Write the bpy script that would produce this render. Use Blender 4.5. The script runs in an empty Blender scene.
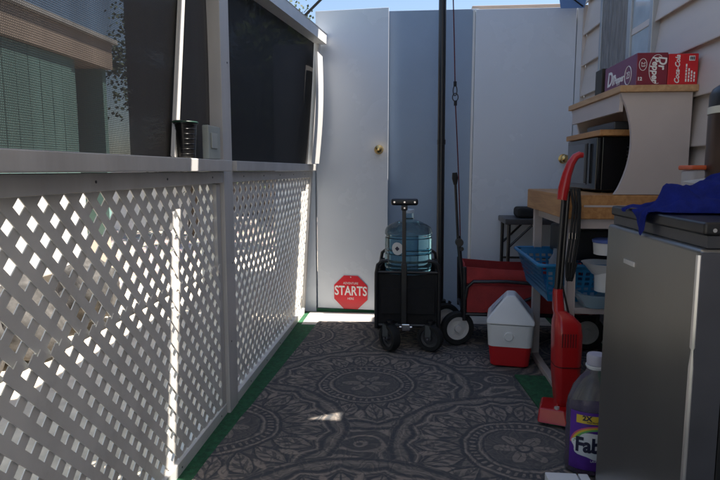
import bpy, bmesh, math, random
from mathutils import Vector, Matrix
random.seed(7)
PI = math.pi
R_ = math.radians
scene = bpy.context.scene
COL = scene.collection
OFF = {}

# ------------------------------------------------------------------ helpers
def link_mesh(name, bm, m, smooth=35):
    me = bpy.data.meshes.new(name)
    bmesh.ops.recalc_face_normals(bm, faces=bm.faces[:])
    bm.to_mesh(me); bm.free()
    if smooth:
        me.shade_smooth(); me.set_sharp_from_angle(angle=R_(smooth))
    for mm in (m if isinstance(m, (list, tuple)) else [m]):
        me.materials.append(mm)
    o = bpy.data.objects.new(name, me); COL.objects.link(o)
    if smooth:
        wn = o.modifiers.new('weighted', 'WEIGHTED_NORMAL'); wn.keep_sharp = True; wn.weight = 60
    return o

def thing(name, label, cat, loc, group=None):
    o = bpy.data.objects.new(name, None); COL.objects.link(o)
    o.empty_display_size = 0.1
    o.location = loc; o['label'] = label; o['category'] = cat
    if group: o['group'] = group
    OFF[o] = Vector(loc)
    return o

def part(name, bm, m, parent, label=None, smooth=35):
    off = OFF[parent]
    bmesh.ops.translate(bm, vec=-off, verts=bm.verts[:])
    o = link_mesh(name, bm, m, smooth)
    o.parent = parent; OFF[o] = off
    if label: o['label'] = label
    return o

def islands(name, bm, m, parent):
    bm.verts.index_update(); seen = set(); bm.verts.ensure_lookup_table()
    for v0 in bm.verts:
        if v0.index in seen: continue
        st = [v0]; seen.add(v0.index); isl = []
        while st:
            v = st.pop(); isl.append(v)
            for e in v.link_edges:
                w_ = e.other_vert(v)
                if w_.index not in seen: seen.add(w_.index); st.append(w_)
        nb_ = NB(); mp = {v: nb_.verts.new(v.co) for v in isl}
        fs = set(f for v in isl for f in v.link_faces)
        for f in fs: nb_.faces.new([mp[v] for v in f.verts])
        part(name, nb_, m, parent)
    bm.free()

def solo(name, bm, m, label, cat, loc, group=None, smooth=35):
    bmesh.ops.translate(bm, vec=-Vector(loc), verts=bm.verts[:])
    o = link_mesh(name, bm, m, smooth); o.location = loc
    o['label'] = label; o['category'] = cat
    if group: o['group'] = group
    OFF[o] = Vector(loc)
    return o

def struct(name, bm, m, smooth=0):
    o = link_mesh(name, bm, m, smooth); o['kind'] = 'structure'; OFF[o] = Vector((0,0,0))
    return o

def NB(): return bmesh.new()

def merge(bm, t):
    me = bpy.data.meshes.new('tmp'); t.to_mesh(me); t.free()
    bm.from_mesh(me); bpy.data.meshes.remove(me)

def box(bm, x0, x1, y0, y1, z0, z1, bev=0.0, seg=2):
    t = NB(); bmesh.ops.create_cube(t, size=1)
    for v in t.verts:
        v.co = Vector((x0+(v.co.x+.5)*(x1-x0), y0+(v.co.y+.5)*(y1-y0), z0+(v.co.z+.5)*(z1-z0)))
    if bev: bmesh.ops.bevel(t, geom=t.edges[:], offset=bev, segments=seg, affect='EDGES', profile=.5)
    merge(bm, t); return bm

def bar(bm, p0, p1, w, h, bev=0.0, up=(0,0,1)):
    p0, p1 = Vector(p0), Vector(p1); d = (p1-p0); L = d.length; d.normalize()
    u = Vector(up)
    if abs(d.dot(u)) > .98: u = Vector((1,0,0))
    s = d.cross(u).normalized(); u = s.cross(d).normalized()
    t = NB(); bmesh.ops.create_cube(t, size=1)
    for v in t.verts:
        c = v.co.copy(); v.co = p0 + d*((c.x+.5)*L) + s*(c.y*w) + u*(c.z*h)
    if bev: bmesh.ops.bevel(t, geom=t.edges[:], offset=bev, segments=2, affect='EDGES', profile=.5)
    merge(bm, t); return bm

def tube(bm, pts, r, seg=10, caps=True):
    pts = [Vector(p) for p in pts]; n = len(pts)
    rr = r if isinstance(r, (list, tuple)) else [r]*n
    rings = []; nrm = None
    for i, p in enumerate(pts):
        a = pts[max(i-1, 0)]; b = pts[min(i+1, n-1)]
        d = (b-a).normalized()
        if nrm is None:
            nrm = d.cross(Vector((0,0,1)) if abs(d.z) < .9 else Vector((1,0,0))).normalized()
        else:
            nrm = (nrm - d*nrm.dot(d)).normalized()
        bn = d.cross(nrm)
        rings.append([bm.verts.new(p + (nrm*math.cos(2*PI*k/seg) + bn*math.sin(2*PI*k/seg))*rr[i]) for k in range(seg)])
    for i in range(n-1):
        for k in range(seg):
            bm.faces.new((rings[i][k], rings[i][(k+1) % seg], rings[i+1][(k+1) % seg], rings[i+1][k]))
    if caps:
        bm.faces.new(rings[0][::-1]); bm.faces.new(rings[-1])
    return bm

def cyl(bm, p0, p1, r0, r1=None, seg=24): return tube(bm, [p0, p1], [r0, r0 if r1 is None else r1], seg)

def lathe(bm, prof, c, seg=32, sx=1.0, sy=1.0, axis='z', cap=True):
    c = Vector(c); rings = []
    for (r, z) in prof:
        ring = []
        for k in range(seg):
            a = 2*PI*k/seg; x, y = r*math.cos(a)*sx, r*math.sin(a)*sy
            if axis == 'z': q = Vector((x, y, z))
            elif axis == 'x': q = Vector((z, x, y))
            else: q = Vector((x, z, y))
            ring.append(bm.verts.new(c+q))
        rings.append(ring)
    for i in range(len(rings)-1):
        for k in range(seg):
            bm.faces.new((rings[i][k], rings[i][(k+1) % seg], rings[i+1][(k+1) % seg], rings[i+1][k]))
    if cap:
        bm.faces.new(rings[0][::-1]); bm.faces.new(rings[-1])
    return bm

def prism(bm, poly, axis, a, b, bev=0.0):
    """poly: 2D points in the other two axes (x: (y,z), y: (x,z), z: (x,y))"""
    t = NB()
    def P(p, k):
        if axis == 'x': return Vector((k, p[0], p[1]))
        if axis == 'y': return Vector((p[0], k, p[1]))
        return Vector((p[0], p[1], k))
    A = [t.verts.new(P(p, a)) for p in poly]; B = [t.verts.new(P(p, b)) for p in poly]
    n = len(poly)
    t.faces.new(A[::-1]); t.faces.new(B)
    for i in range(n): t.faces.new((A[i], A[(i+1) % n], B[(i+1) % n], B[i]))
    if bev:
        bmesh.ops.recalc_face_normals(t, faces=t.faces[:])
        bmesh.ops.bevel(t, geom=[e for e in t.edges if len(e.link_faces) == 2 and e.calc_face_angle(0) > .5], offset=bev, segments=2, affect='EDGES', profile=.5)
    merge(bm, t); return bm

def rbox(x0, x1, y0, y1, r, n=5):
    """rounded rectangle outline"""
    out = []
    for cx, cy, a0 in ((x1-r, y1-r, 0), (x0+r, y1-r, 90), (x0+r, y0+r, 180), (x1-r, y0+r, 270)):
        for k in range(n+1):
            a = R_(a0 + 90*k/n); out.append((cx+r*math.cos(a), cy+r*math.sin(a)))
    return out

def text(parent, body, size, m, origin, right, up, name='lettering', shear=0.0, bold=0.0, sx=1.0, label=None):
    cu = bpy.data.curves.new('t', 'FONT'); cu.body = body; cu.size = size
    cu.align_x = 'CENTER'; cu.align_y = 'CENTER'; cu.shear = shear; cu.offset = bold; cu.extrude = 0.0006
    cu.resolution_u = 4
    o = bpy.data.objects.new('t', cu); COL.objects.link(o)
    dg = bpy.context.evaluated_depsgraph_get()
    me = bpy.data.meshes.new_from_object(o.evaluated_get(dg))
    bpy.data.objects.remove(o); bpy.data.curves.remove(cu)
    rt, u = Vector(right).normalized(), Vector(up).normalized(); n = rt.cross(u)
    org = Vector(origin) - OFF[parent]
    M = Matrix(((rt.x*sx, u.x, n.x, org.x), (rt.y*sx, u.y, n.y, org.y), (rt.z*sx, u.z, n.z, org.z), (0, 0, 0, 1)))
    me.transform(M); me.materials.clear(); me.materials.append(m)
    ob = bpy.data.objects.new(name, me); COL.objects.link(ob); ob.parent = parent; OFF[ob] = OFF[parent]
    if label: ob['label'] = label
    return ob

# ------------------------------------------------------------------ materials
def _new(name):
    m = bpy.data.materials.new(name); m.use_nodes = True
    return m, m.node_tree.nodes, m.node_tree.links, m.node_tree.nodes['Principled BSDF']

def mat(name, c, rough=.6, metal=0.0, var=.12, scale=9.0, bump=0.0, bscale=60.0, spec=.5, dirt=0.0, stretch=(1,1,1), coat=0.0, dirtcol=(.12,.10,.08)):
    m, N, L, b = _new(name)
    tc = N.new('ShaderNodeTexCoord'); mp = N.new('ShaderNodeMapping'); mp.inputs['Scale'].default_value = stretch
    L.new(tc.outputs['Object'], mp.inputs[0])
    nz = N.new('ShaderNodeTexNoise'); nz.inputs['Scale'].default_value = scale; nz.inputs['Detail'].default_value = 6
    L.new(mp.outputs[0], nz.inputs['Vector'])
    rp = N.new('ShaderNodeValToRGB')
    rp.color_ramp.elements[0].position = .3; rp.color_ramp.elements[1].position = .7
    rp.color_ramp.elements[0].color = (*[x*(1-var) for x in c], 1); rp.color_ramp.elements[1].color = (*[min(1, x*(1+var)) for x in c], 1)
    L.new(nz.outputs['Fac'], rp.inputs[0]); out = rp.outputs[0]
    if dirt:
        n2 = N.new('ShaderNodeTexNoise'); n2.inputs['Scale'].default_value = 3.1; n2.inputs['Detail'].default_value = 9; n2.inputs['Roughness'].default_value = .7
        L.new(mp.outputs[0], n2.inputs['Vector'])
        r2 = N.new('ShaderNodeMapRange'); r2.inputs[1].default_value = .52; r2.inputs[2].default_value = .8; r2.inputs[3].default_value = 0; r2.inputs[4].default_value = dirt
        L.new(n2.outputs['Fac'], r2.inputs[0])
        mx = N.new('ShaderNodeMix'); mx.data_type = 'RGBA'; mx.inputs[7].default_value = (*dirtcol, 1)
        L.new(r2.outputs[0], mx.inputs[0]); L.new(out, mx.inputs[6]); out = mx.outputs[2]
    L.new(out, b.inputs['Base Color'])
    r3 = N.new('ShaderNodeMapRange'); r3.inputs[3].default_value = max(0, rough-.07); r3.inputs[4].default_value = min(1, rough+.09)
    L.new(nz.outputs['Fac'], r3.inputs[0]); L.new(r3.outputs[0], b.inputs['Roughness'])
    b.inputs['Metallic'].default_value = metal; b.inputs['Specular IOR Level'].default_value = spec
    if coat: b.inputs['Coat Weight'].default_value = coat; b.inputs['Coat Roughness'].default_value = .1
    if bump:
        n4 = N.new('ShaderNodeTexNoise'); n4.inputs['Scale'].default_value = bscale; n4.inputs['Detail'].default_value = 4
        L.new(mp.outputs[0], n4.inputs['Vector'])
        bp = N.new('ShaderNodeBump'); bp.inputs['Strength'].default_value = bump; bp.inputs['Distance'].default_value = .004
        L.new(n4.outputs['Fac'], bp.inputs['Height']); L.new(bp.outputs[0], b.inputs['Normal'])
    return m

def glassy(name, c, rough=.05, trans=.9, ior=1.3, alpha=1.0):
    m, N, L, b = _new(name)
    b.inputs['Base Color'].default_value = (*c, 1); b.inputs['Roughness'].default_value = rough
    b.inputs['Transmission Weight'].default_value = trans; b.inputs['IOR'].default_value = ior
    return m

def wood(name, c1, c2, axis=1, scale=14):
    m, N, L, b = _new(name)
    tc = N.new('ShaderNodeTexCoord'); mp = N.new('ShaderNodeMapping')
    s = [9, 9, 9]; s[axis] = .8; mp.inputs['Scale'].default_value = s
    L.new(tc.outputs['Object'], mp.inputs[0])
    nz = N.new('ShaderNodeTexNoise'); nz.inputs['Scale'].default_value = scale*.35; nz.inputs['Detail'].default_value = 8; nz.inputs['Distortion'].default_value = .8
    L.new(mp.outputs[0], nz.inputs['Vector'])
    rp = N.new('ShaderNodeValToRGB'); rp.color_ramp.elements[0].position = .35; rp.color_ramp.elements[1].position = .68
    rp.color_ramp.elements[0].color = (*c1, 1); rp.color_ramp.elements[1].color = (*c2, 1)
    L.new(nz.outputs['Fac'], rp.inputs[0]); L.new(rp.outputs[0], b.inputs['Base Color'])
    b.inputs['Roughness'].default_value = .5
    bp = N.new('ShaderNodeBump'); bp.inputs['Strength'].default_value = .15; bp.inputs['Distance'].default_value = .003
    L.new(nz.outputs['Fac'], bp.inputs['Height']); L.new(bp.outputs[0], b.inputs['Normal'])
    return m

def cloth_mesh_mat(name, c, hole, scale=650):
    """woven shade cloth: threads with real gaps (mix with transparent)"""
    m, N, L, b = _new(name)
    b.inputs['Base Color'].default_value = (*c, 1); b.inputs['Roughness'].default_value = .8; b.inputs['Specular IOR Level'].default_value = .2
    tc = N.new('ShaderNodeTexCoord')
    nz = N.new('ShaderNodeTexNoise'); nz.inputs['Scale'].default_value = 2.2; nz.inputs['Detail'].default_value = 5
    mp = N.new('ShaderNodeMapping'); mp.inputs['Scale'].default_value = (1, 6, .6)
    L.new(tc.outputs['Object'], mp.inputs[0]); L.new(mp.outputs[0], nz.inputs['Vector'])
    fac = None
    for ax in ('Y', 'Z'):
        w = N.new('ShaderNodeTexWave'); w.bands_direction = ax; w.inputs['Scale'].default_value = scale/ (2*PI) ; w.inputs['Distortion'].default_value = .6; w.inputs['Detail'].default_value = 1
        L.new(tc.outputs['Object'], w.inputs['Vector'])
        if fac is None: fac = w.outputs['Fac']
        else:
            mu = N.new('ShaderNodeMath'); mu.operation = 'MULTIPLY'; L.new(fac, mu.inputs[0]); L.new(w.outputs['Fac'], mu.inputs[1]); fac = mu.outputs[0]
    a = N.new('ShaderNodeMath'); a.operation = 'MULTIPLY_ADD'; a.inputs[1].default_value = hole*1.7; a.inputs[2].default_value = hole*.35
    L.new(fac, a.inputs[0])
    c2 = N.new('ShaderNodeMath'); c2.operation = 'MULTIPLY'; L.new(a.outputs[0], c2.inputs[0])
    r = N.new('ShaderNodeMapRange'); r.inputs[1].default_value = .25; r.inputs[2].default_value = .75; r.inputs[3].default_value = .75; r.inputs[4].default_value = 1.25
    L.new(nz.outputs['Fac'], r.inputs[0]); L.new(r.outputs[0], c2.inputs[1])
    tr = N.new('ShaderNodeBsdfTransparent'); mx = N.new('ShaderNodeMixShader')
    L.new(c2.outputs[0], mx.inputs[0]); L.new(b.outputs[0], mx.inputs[1]); L.new(tr.outputs[0], mx.inputs[2])
    L.new(mx.outputs[0], N['Material Output'].inputs[0])
    return m

def fabric_translucent(name, c, t):
    m, N, L, b = _new(name)
    b.inputs['Base Color'].default_value = (*c, 1); b.inputs['Roughness'].default_value = .85
    tl = N.new('ShaderNodeBsdfTranslucent'); tl.inputs[0].default_value = (*c, 1)
    mx = N.new('ShaderNodeMixShader'); mx.inputs[0].default_value = t
    L.new(b.outputs[0], mx.inputs[1]); L.new(tl.outputs[0], mx.inputs[2]); L.new(mx.outputs[0], N['Material Output'].inputs[0])
    return m

WHITE = mat('white_paint', (.70, .69, .67), .45, var=.05, dirt=.35, dirtcol=(.36, .32, .27), bump=.12, bscale=35)
LATT = mat('lattice_vinyl', (.79, .765, .725), .5, var=.07, dirt=.45, dirtcol=(.36, .31, .26))
POSTW = mat('post_paint', (.60, .585, .57), .5, var=.08, dirt=.4, dirtcol=(.32, .28, .23), bump=.2, bscale=25, stretch=(1, 1, .25))
DOORW = mat('door_white', (.64, .68, .74), .25, var=.025, scale=3, dirt=.12, dirtcol=(.5, .47, .42))
SHEDB = mat('shed_blue_grey', (.27, .35, .46), .45, var=.06, scale=2.5, dirt=.2, dirtcol=(.13, .18, .26))
SIDING = mat('siding_paint', (.56, .50, .46), .5, var=.05, dirt=.3, dirtcol=(.40, .36, .32), bump=.12, bscale=30, stretch=(1, .2, 1))
BLACKP = mat('black_plastic', (.012, .012, .013), .38, var=.2)
BLACKM = mat('black_metal', (.014, .014, .016), .35, var=.2, spec=.5)
RUBBER = mat('rubber', (.012, .012, .012), .75, var=.2)
BLACKF = mat('black_fabric', (.012, .012, .013), .9, var=.3, scale=40, bump=.4, bscale=300)
REDF = mat('red_fabric', (.33, .032, .032), .85, var=.18, scale=14, bump=.4, bscale=200)
REDP = mat('red_plastic', (.43, .010, .012), .3, var=.08, coat=.3)
REDC = mat('red_cooler_plastic', (.50, .012, .016), .4, var=.08)
WHITEP = mat('white_plastic', (.72, .73, .74), .4, var=.04, dirt=.12, dirtcol=(.5, .5, .5))
STEEL = mat('brushed_steel', (.24, .237, .228), .33, metal=.85, var=.08, scale=5, stretch=(1, 1, 1), bump=.5, bscale=2.2)
STEELE = mat('steel_edge', (.60, .60, .62), .3, metal=.9, var=.06)
DGREY = mat('dark_grey_plastic', (.045, .045, .05), .4, var=.1)
BRASS = mat('brass', (.62, .45, .19), .25, metal=1, var=.08)
CHROME = mat('chrome', (.6, .6, .62), .18, metal=1, var=.05)
BLOCK = wood('butcher_block', (.36, .165, .055), (.52, .27, .10), 1)
TRIMW = wood('wood_trim', (.42, .24, .11), (.56, .35, .18), 1)
LAMW = mat('white_laminate', (.50, .435, .41), .4, var=.03, dirt=.08)
TURF = mat('turf', (.020, .105, .045), .95, var=.4, scale=60, bump=.9, bscale=260)
BLUEP = mat('blue_plastic', (.012, .16, .34), .4, var=.1)
BLUEC = mat('blue_cloth', (.012, .028, .30), .95, var=.25, scale=30, bump=.5, bscale=260)
SAILM = fabric_translucent('sail_fabric', (.15, .25, .46), .35)
SAILT = fabric_translucent('sail_warm_fill', (.50, .45, .38), .35)  # for the unseen near sail; tan chosen to pass warm fill light
JUG = glassy('jug_plastic', (.62, .84, .91), .05, .94, 1.2)
WATER = glassy('water', (.55, .82, .90), .0, 1.0, 1.33)
CLEAR = glassy('clear_plastic', (.93, .93, .93), .12, .93, 1.25)
PURPLE_LIQ = glassy('purple_liquid', (.10, .03, .20), .05, .6, 1.33)
LABELP = mat('label_purple', (.105, .03, .29), .35, var=.25, scale=18)
LABELW = mat('label_white', (.75, .75, .75), .4, var=.03)
LABELY = mat('label_yellow', (.75, .52, .05), .4, var=.05)
INKW = mat('ink_white', (.78, .78, .77), .45, var=.02)
INKD = mat('ink_dark', (.02, .02, .05), .4, var=.02)
INKG = mat('ink_green', (.15, .45, .12), .4, var=.02)
INKP = mat('ink_pink', (.65, .12, .2), .4, var=.02)
SIGNR = mat('sign_red', (.62, .022, .035), .35, var=.06, dirt=.1, dirtcol=(.3, .05, .05))
MAROON = mat('carton_maroon', (.19, .012, .030), .35, var=.1, scale=20)
PLUM = mat('carton_plum', (.17, .035, .10), .32, var=.12, scale=20)
COKER = mat('carton_red', (.55, .012, .018), .35, var=.06, scale=20)
BRONZE = mat('bronze_metal', (.10, .065, .05), .33, metal=.7, var=.12)
CREAM = mat('cream_band', (.62, .60, .50), .5)
ORANGE = mat('orange_lid', (.55, .10, .03), .4, var=.05)
GLOSSK = mat('gloss_black', (.008, .008, .009), .12, var=.2, spec=.6)
GLASSB = mat('microwave_glass', (.02, .03, .05), .07, var=.1, spec=1.0)
WINGL = mat('window_sky_glass', (.32, .40, .47), .08, var=.15, spec=.9)  # pale blue painted into the pane as reflected sky
WINAL = mat('window_aluminium', (.42, .44, .46), .4, metal=.6, var=.08)
CURT = mat('grey_curtain', (.20, .20, .205), .85, var=.3, scale=16, stretch=(1, 9, .6), bump=.3)
ROPE = mat('rope_red_black', (.10, .02, .025), .8, var=.6, scale=200)
ROPEK = mat('rope_black', (.015, .015, .017), .8)
GREENW = mat('neighbour_green', (.18, .31, .285), .6, var=.06, scale=3, dirt=.1)
BEIGE = mat('neighbour_beige', (.46, .36, .29), .6, var=.07, scale=4, dirt=.15)
ROOFM = mat('neighbour_roof', (.5, .48, .46), .6)
BROWNW = mat('brown_shed', (.09, .07, .06), .8, var=.2)
ROCK = mat('boulder', (.085, .08, .075), .9, var=.45, scale=24, bump=1, bscale=30)
TRUNK = mat('bark', (.09, .065, .045), .95, var=.3, scale=20, bump=.8)
LEAFD = mat('leaf_dark', (.035, .06, .025), .7, var=.4, scale=4)
LEAFL = mat('leaf_light', (.16, .24, .035), .6, var=.35, scale=4)
SCRN = cloth_mesh_mat('screen_mesh', (.090, .084, .08), .13, 400)
SCRN2 = cloth_mesh_mat('screen_mesh_dense', (.055, .051, .05), .09, 400)
SCRN3 = cloth_mesh_mat('screen_mesh_black', (.030, .030, .032), .012)
BOTTLEG = mat('silver_mark', (.55, .55, .57), .3, metal=.8)

# ground material: pale gravel
def ground_mat():
    m, N, L, b = _new('gravel')
    tc = N.new('ShaderNodeTexCoord')
    n1 = N.new('ShaderNodeTexNoise'); n1.inputs['Scale'].default_value = .9; n1.inputs['Detail'].default_value = 8
    v = N.new('ShaderNodeTexVoronoi'); v.inputs['Scale'].default_value = 28
    L.new(tc.outputs['Object'], n1.inputs['Vector']); L.new(tc.outputs['Object'], v.inputs['Vector'])
    rp = N.new('ShaderNodeValToRGB'); e = rp.color_ramp.elements
    e[0].position = .3; e[0].color = (.42, .34, .28, 1); e[1].position = .7; e[1].color = (.58, .51, .45, 1)
    L.new(n1.outputs['Fac'], rp.inputs[0])
    mx = N.new('ShaderNodeMix'); mx.data_type = 'RGBA'; mx.blend_type = 'MULTIPLY'; mx.inputs[0].default_value = .45
    L.new(rp.outputs[0], mx.inputs[6]); L.new(v.outputs['Color'], mx.inputs[7]); L.new(mx.outputs[2], b.inputs['Base Color'])
    b.inputs['Roughness'].default_value = .95
    bp = N.new('ShaderNodeBump'); bp.inputs['Distance'].default_value = .01; L.new(v.outputs['Distance'], bp.inputs['Height']); L.new(bp.outputs[0], b.inputs['Normal'])
    return m
GROUND = ground_mat()

# ---- rug: a small expression compiler so the medallion pattern is pure shader maths
class X:
    tree = None
    def __init__(s, v): s.v = v
    def _op(op, *a, clamp=False):
        n = X.tree.nodes.new('ShaderNodeMath'); n.operation = op; n.use_clamp = clamp
        for i, q in enumerate(a):
            q = q.v if isinstance(q, X) else q
            if isinstance(q, (int, float)): n.inputs[i].default_value = q
            else: X.tree.links.new(q, n.inputs[i])
        return X(n.outputs[0])
    def __add__(s, o): return X._op('ADD', s, o)
    def __radd__(s, o): return X._op('ADD', o, s)
    def __sub__(s, o): return X._op('SUBTRACT', s, o)
    def __rsub__(s, o): return X._op('SUBTRACT', o, s)
    def __mul__(s, o): return X._op('MULTIPLY', s, o)
    def __rmul__(s, o): return X._op('MULTIPLY', o, s)
    def __truediv__(s, o): return X._op('DIVIDE', s, o)
def xabs(a): return X._op('ABSOLUTE', a)
def xsin(a): return X._op('SINE', a)
def xcos(a): return X._op('COSINE', a)
def xfrac(a): return X._op('FRACT', a)
def xmax(a, b): return X._op('MAXIMUM', a, b)
def xmin(a, b): return X._op('MINIMUM', a, b)
def cl(a): return X._op('ADD', a, 0.0, clamp=True)
def band(x, x0, w): return cl((1 - xabs(x - x0)/w)*1.6)
def inside(x, a, b, s=.012): return cl((x-a)/s + .5) * cl((b-x)/s + .5)

def rug_mat(centers):
    m, N, L, b = _new('rug_pattern'); X.tree = m.node_tree
    tc = N.new('ShaderNodeTexCoord')
    nz = N.new('ShaderNodeTexNoise'); nz.inputs['Scale'].default_value = 7; nz.inputs['Detail'].default_value = 4
    L.new(tc.outputs['Object'], nz.inputs['Vector'])
    sp = N.new('ShaderNodeSeparateXYZ'); L.new(tc.outputs['Object'], sp.inputs[0])
    sc_ = N.new('ShaderNodeSeparateColor'); L.new(nz.outputs['Color'], sc_.inputs[0])
    px = X(sp.outputs[0]) + (X(sc_.outputs[0]) - .5)*.05
    py = X(sp.outputs[1]) + (X(sc_.outputs[1]) - .5)*.05
    ox, oy, S = X._op('ADD', 50.0, 0.0), X._op('ADD', 50.0, 0.0), centers[0][2]
    for (cx, cy, s_) in centers:
        ax, ay = px - cx, py - cy
        k = X._op('LESS_THAN', ax*ax + ay*ay, s_*s_)
        ox = ox + (ax - ox)*k; oy = oy + (ay - oy)*k
    x, y = ox, oy
    r = X._op('SQRT', x*x + y*y)/S; th = X._op('ARCTAN2', y, x)
    def dark(v, q, k=1.0): return v*(1 - cl(q)*k)
    v = X._op('ADD', .50, 0.0)
    sc = xabs(xsin(th*9))
    # outer border
    v = dark(v, band(r, .975, .03), .9)
    v = xmax(v, band(r, .93 - .02*sc, .014)*.75)
    v = dark(v, band(r, .885 - .05*sc, .030), .92)
    v = xmax(v, band(r, .85 - .055*sc, .012)*.9)
    v = dark(v, band(r, .825 - .06*sc, .012), .8)
    # long petals
    a = xabs(xfrac(th*(18/(2*PI)) + .5) - .5)*2
    t = (r - .45)/.36
    prof = xsin(cl(t)*PI)
    pet = inside(t, 0.02, .98, .05)
    fill = cl((prof*.80 - a)*8)
    v = dark(v, pet*(1-fill)*cl((prof*1.2+.1 - a)*8), .75)
    v = xmax(v, pet*fill*.72)
    v = dark(v, pet*band(a - prof*.80, 0.0, .10), .9)
    vein = band(xabs(xsin(t*11 + a*5)), .9, .26)*cl((prof*.62 - a)*8)*pet
    v = dark(v, vein, .65)
    v = dark(v, pet*band(a, 0.0, .08)*fill, .8)
    b2 = xabs(xfrac(th*(18/(2*PI))) - .5)*2
    t2 = (r - .60)/.22
    v = xmax(v, inside(t2, 0, 1, .05)*cl((xsin(cl(t2)*PI)*.34 - b2)*8)*.85)
    # bead ring
    v = dark(v, band(r, .465, .022), .9); v = xmax(v, band(r, .44, .014)*.85)
    v = dark(v, inside(r, .345, .425), .85)
    tick = xabs(xfrac(th*(44/(2*PI))) - .5)*2
    v = xmax(v, inside(r, .36, .41)*cl((.5 - tick)*5)*.75)
    v = xmax(v, band(r, .33, .014)*.85)
    v = dark(v, band(r, .30, .016), .9)
    # inner flower
    fl = .05 + .20*xabs(xcos(th*3))
    v = dark(v, inside(r, .0, .285), .55)
    v = xmax(v, cl((fl - r)*40)*.68)
    v = dark(v, band(r, fl - .02, .014), .7)
    v = dark(v, band(xabs(xsin(th*3)), 0, .12)*inside(r, .07, .17), .8)
    v = dark(v, band(r, .05, .018), .9)
    med = cl(v); M = X._op('LESS_THAN', r, 1.0)
    # ground between medallions: curling leaves
    wv = N.new('ShaderNodeTexVoronoi'); wv.feature = 'SMOOTH_F1'; wv.inputs['Scale'].default_value = 7.5
    L.new(tc.outputs['Object'], wv.inputs['Vector'])
    d = X(wv.outputs['Distance'])
    v = xmax(band(xfrac(d*4.2), .5, .22)*.75, .15)
    v = v*(1-M) + med*M
    n5 = N.new('ShaderNodeTexNoise'); n5.inputs['Scale'].default_value = 13; n5.inputs['Detail'].default_value = 1.5; n5.inputs['Distortion'].default_value = .6
    L.new(tc.outputs['Object'], n5.inputs['Vector'])
    fili = xfrac(X(n5.outputs['Fac'])*8)
    v = v*(1 - band(fili, .5, .16)*.45); v = v + band(fili, .12, .14)*.16
    # worn pile
    n2 = N.new('ShaderNodeTexNoise'); n2.inputs['Scale'].default_value = 26; n2.inputs['Detail'].default_value = 6
    L.new(tc.outputs['Object'], n2.inputs['Vector'])
    n3 = N.new('ShaderNodeTexNoise'); n3.inputs['Scale'].default_value = 2.2; n3.inputs['Detail'].default_value = 5
    L.new(tc.outputs['Object'], n3.inputs['Vector'])
    v = cl(v*(.6 + .8*X(n2.outputs['Fac'])) * (.65 + .7*X(n3.outputs['Fac'])))
    rp = N.new('ShaderNodeValToRGB'); e = rp.color_ramp.elements
    e[0].position = .04; e[0].color = (.074, .076, .083, 1); e[1].position = .95; e[1].color = (.30, .25, .215, 1)
    k = e.new(.42); k.color = (.158, .144, .133, 1)
    L.new(v.v, rp.inputs[0]); L.new(rp.outputs[0], b.inputs['Base Color']); b.inputs['Roughness'].default_value = .9
    b.inputs['Specular IOR Level'].default_value = .15
    n4 = N.new('ShaderNodeTexNoise'); n4.inputs['Scale'].default_value = 240; L.new(tc.outputs['Object'], n4.inputs['Vector'])
    h = X(n4.outputs['Fac'])*.5 + v*.8
    bp = N.new('ShaderNodeBump'); bp.inputs['Strength'].default_value = .45; bp.inputs['Distance'].default_value = .003
    L.new(h.v, bp.inputs['Height']); L.new(bp.outputs[0], b.inputs['Normal'])
    return m

# ------------------------------------------------------------------ setting
bm = NB(); box(bm, -70, 70, -50, 90, -.4, 0); struct('ground', bm, GROUND)
bm = NB(); box(bm, -.80, 1.10, -2.5, 3.955, .001, .008); struct('turf', bm, TURF)
from mathutils import noise
bm = NB(); NU, NV = 60, 120; g = {}
for j in range(NV+1):
    y = -1.0 + 4.68*j/NV
    xl = -.755+.063*(y+1)/2.722 if y < 1.722 else -.692+.092*(y-1.722)/1.958
    for i in range(NU+1):
        u = i/NU; x = xl + (1.06-xl)*u
        z = .0150 + .0016*noise.noise((x*3.1, y*2.3, .4)) + .0010*noise.noise((x*9, y*7, 4))
        if u < .04: z += .004*max(0, noise.noise((1.7, y*2.1, 9)))*(1-u/.04); x += .004*noise.noise((y*5, 0, 2))
        yy = y + (.02*math.sin(u*PI) + .004*noise.noise((x*6, 1, 1)) if j == NV else 0)
        g[i, j] = bm.verts.new((x, yy, z))
for i in range(NU):
    for j in range(NV): bm.faces.new((g[i, j], g[i+1, j], g[i+1, j+1], g[i, j+1]))
bmesh.ops.recalc_face_normals(bm, faces=bm.faces[:])
if list(bm.faces)[0].normal.z < 0: bmesh.ops.reverse_faces(bm, faces=bm.faces[:])
bmesh.ops.solidify(bm, geom=bm.faces[:], thickness=.004)
CONC = mat('pale_concrete', (.56, .53, .49), .9, var=.12, scale=14, bump=.3, bscale=80)
bm2 = NB(); box(bm2, -.70, .9, 3.60, 3.925, .0085, .0125); struct('path', bm2, CONC)
bm2 = NB(); box(bm2, -2.3, -.842, -3, 7, .001, .006); struct('path', bm2, mat('brightened_path', (.72, .62, .49), .9, var=.2, scale=9, dirt=.3, dirtcol=(.2, .18, .16)))  # pale strip added so ground beyond the lattice looks brighter
RUG = rug_mat([(-.68, 3.33, .49), (.32, 3.27, .49), (.93, 3.2, .49), (-.20, 2.59, .49), (.97, 2.62, .49), (-.72, 2.08, .49), (.41, 2.0, .50), (-.15, 1.40, .50), (.98, 1.3, .5), (-.7, .8, .5), (.4, .7, .5)])
solo('rug', bm, RUG, 'large grey and navy rug with round medallion pattern covering the corridor floor', 'rug', (0, 0, .008))
bm = NB(); prism(bm, [(.50, 2.74), (.545, 2.20), (.72, 2.17), (.76, 2.72)], 'z', .0165, .026)
solo('turf_mat', bm, TURF, 'small dark green turf mat under the red stick vacuum', 'mat', (.63, 2.45, .0165))

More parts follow.
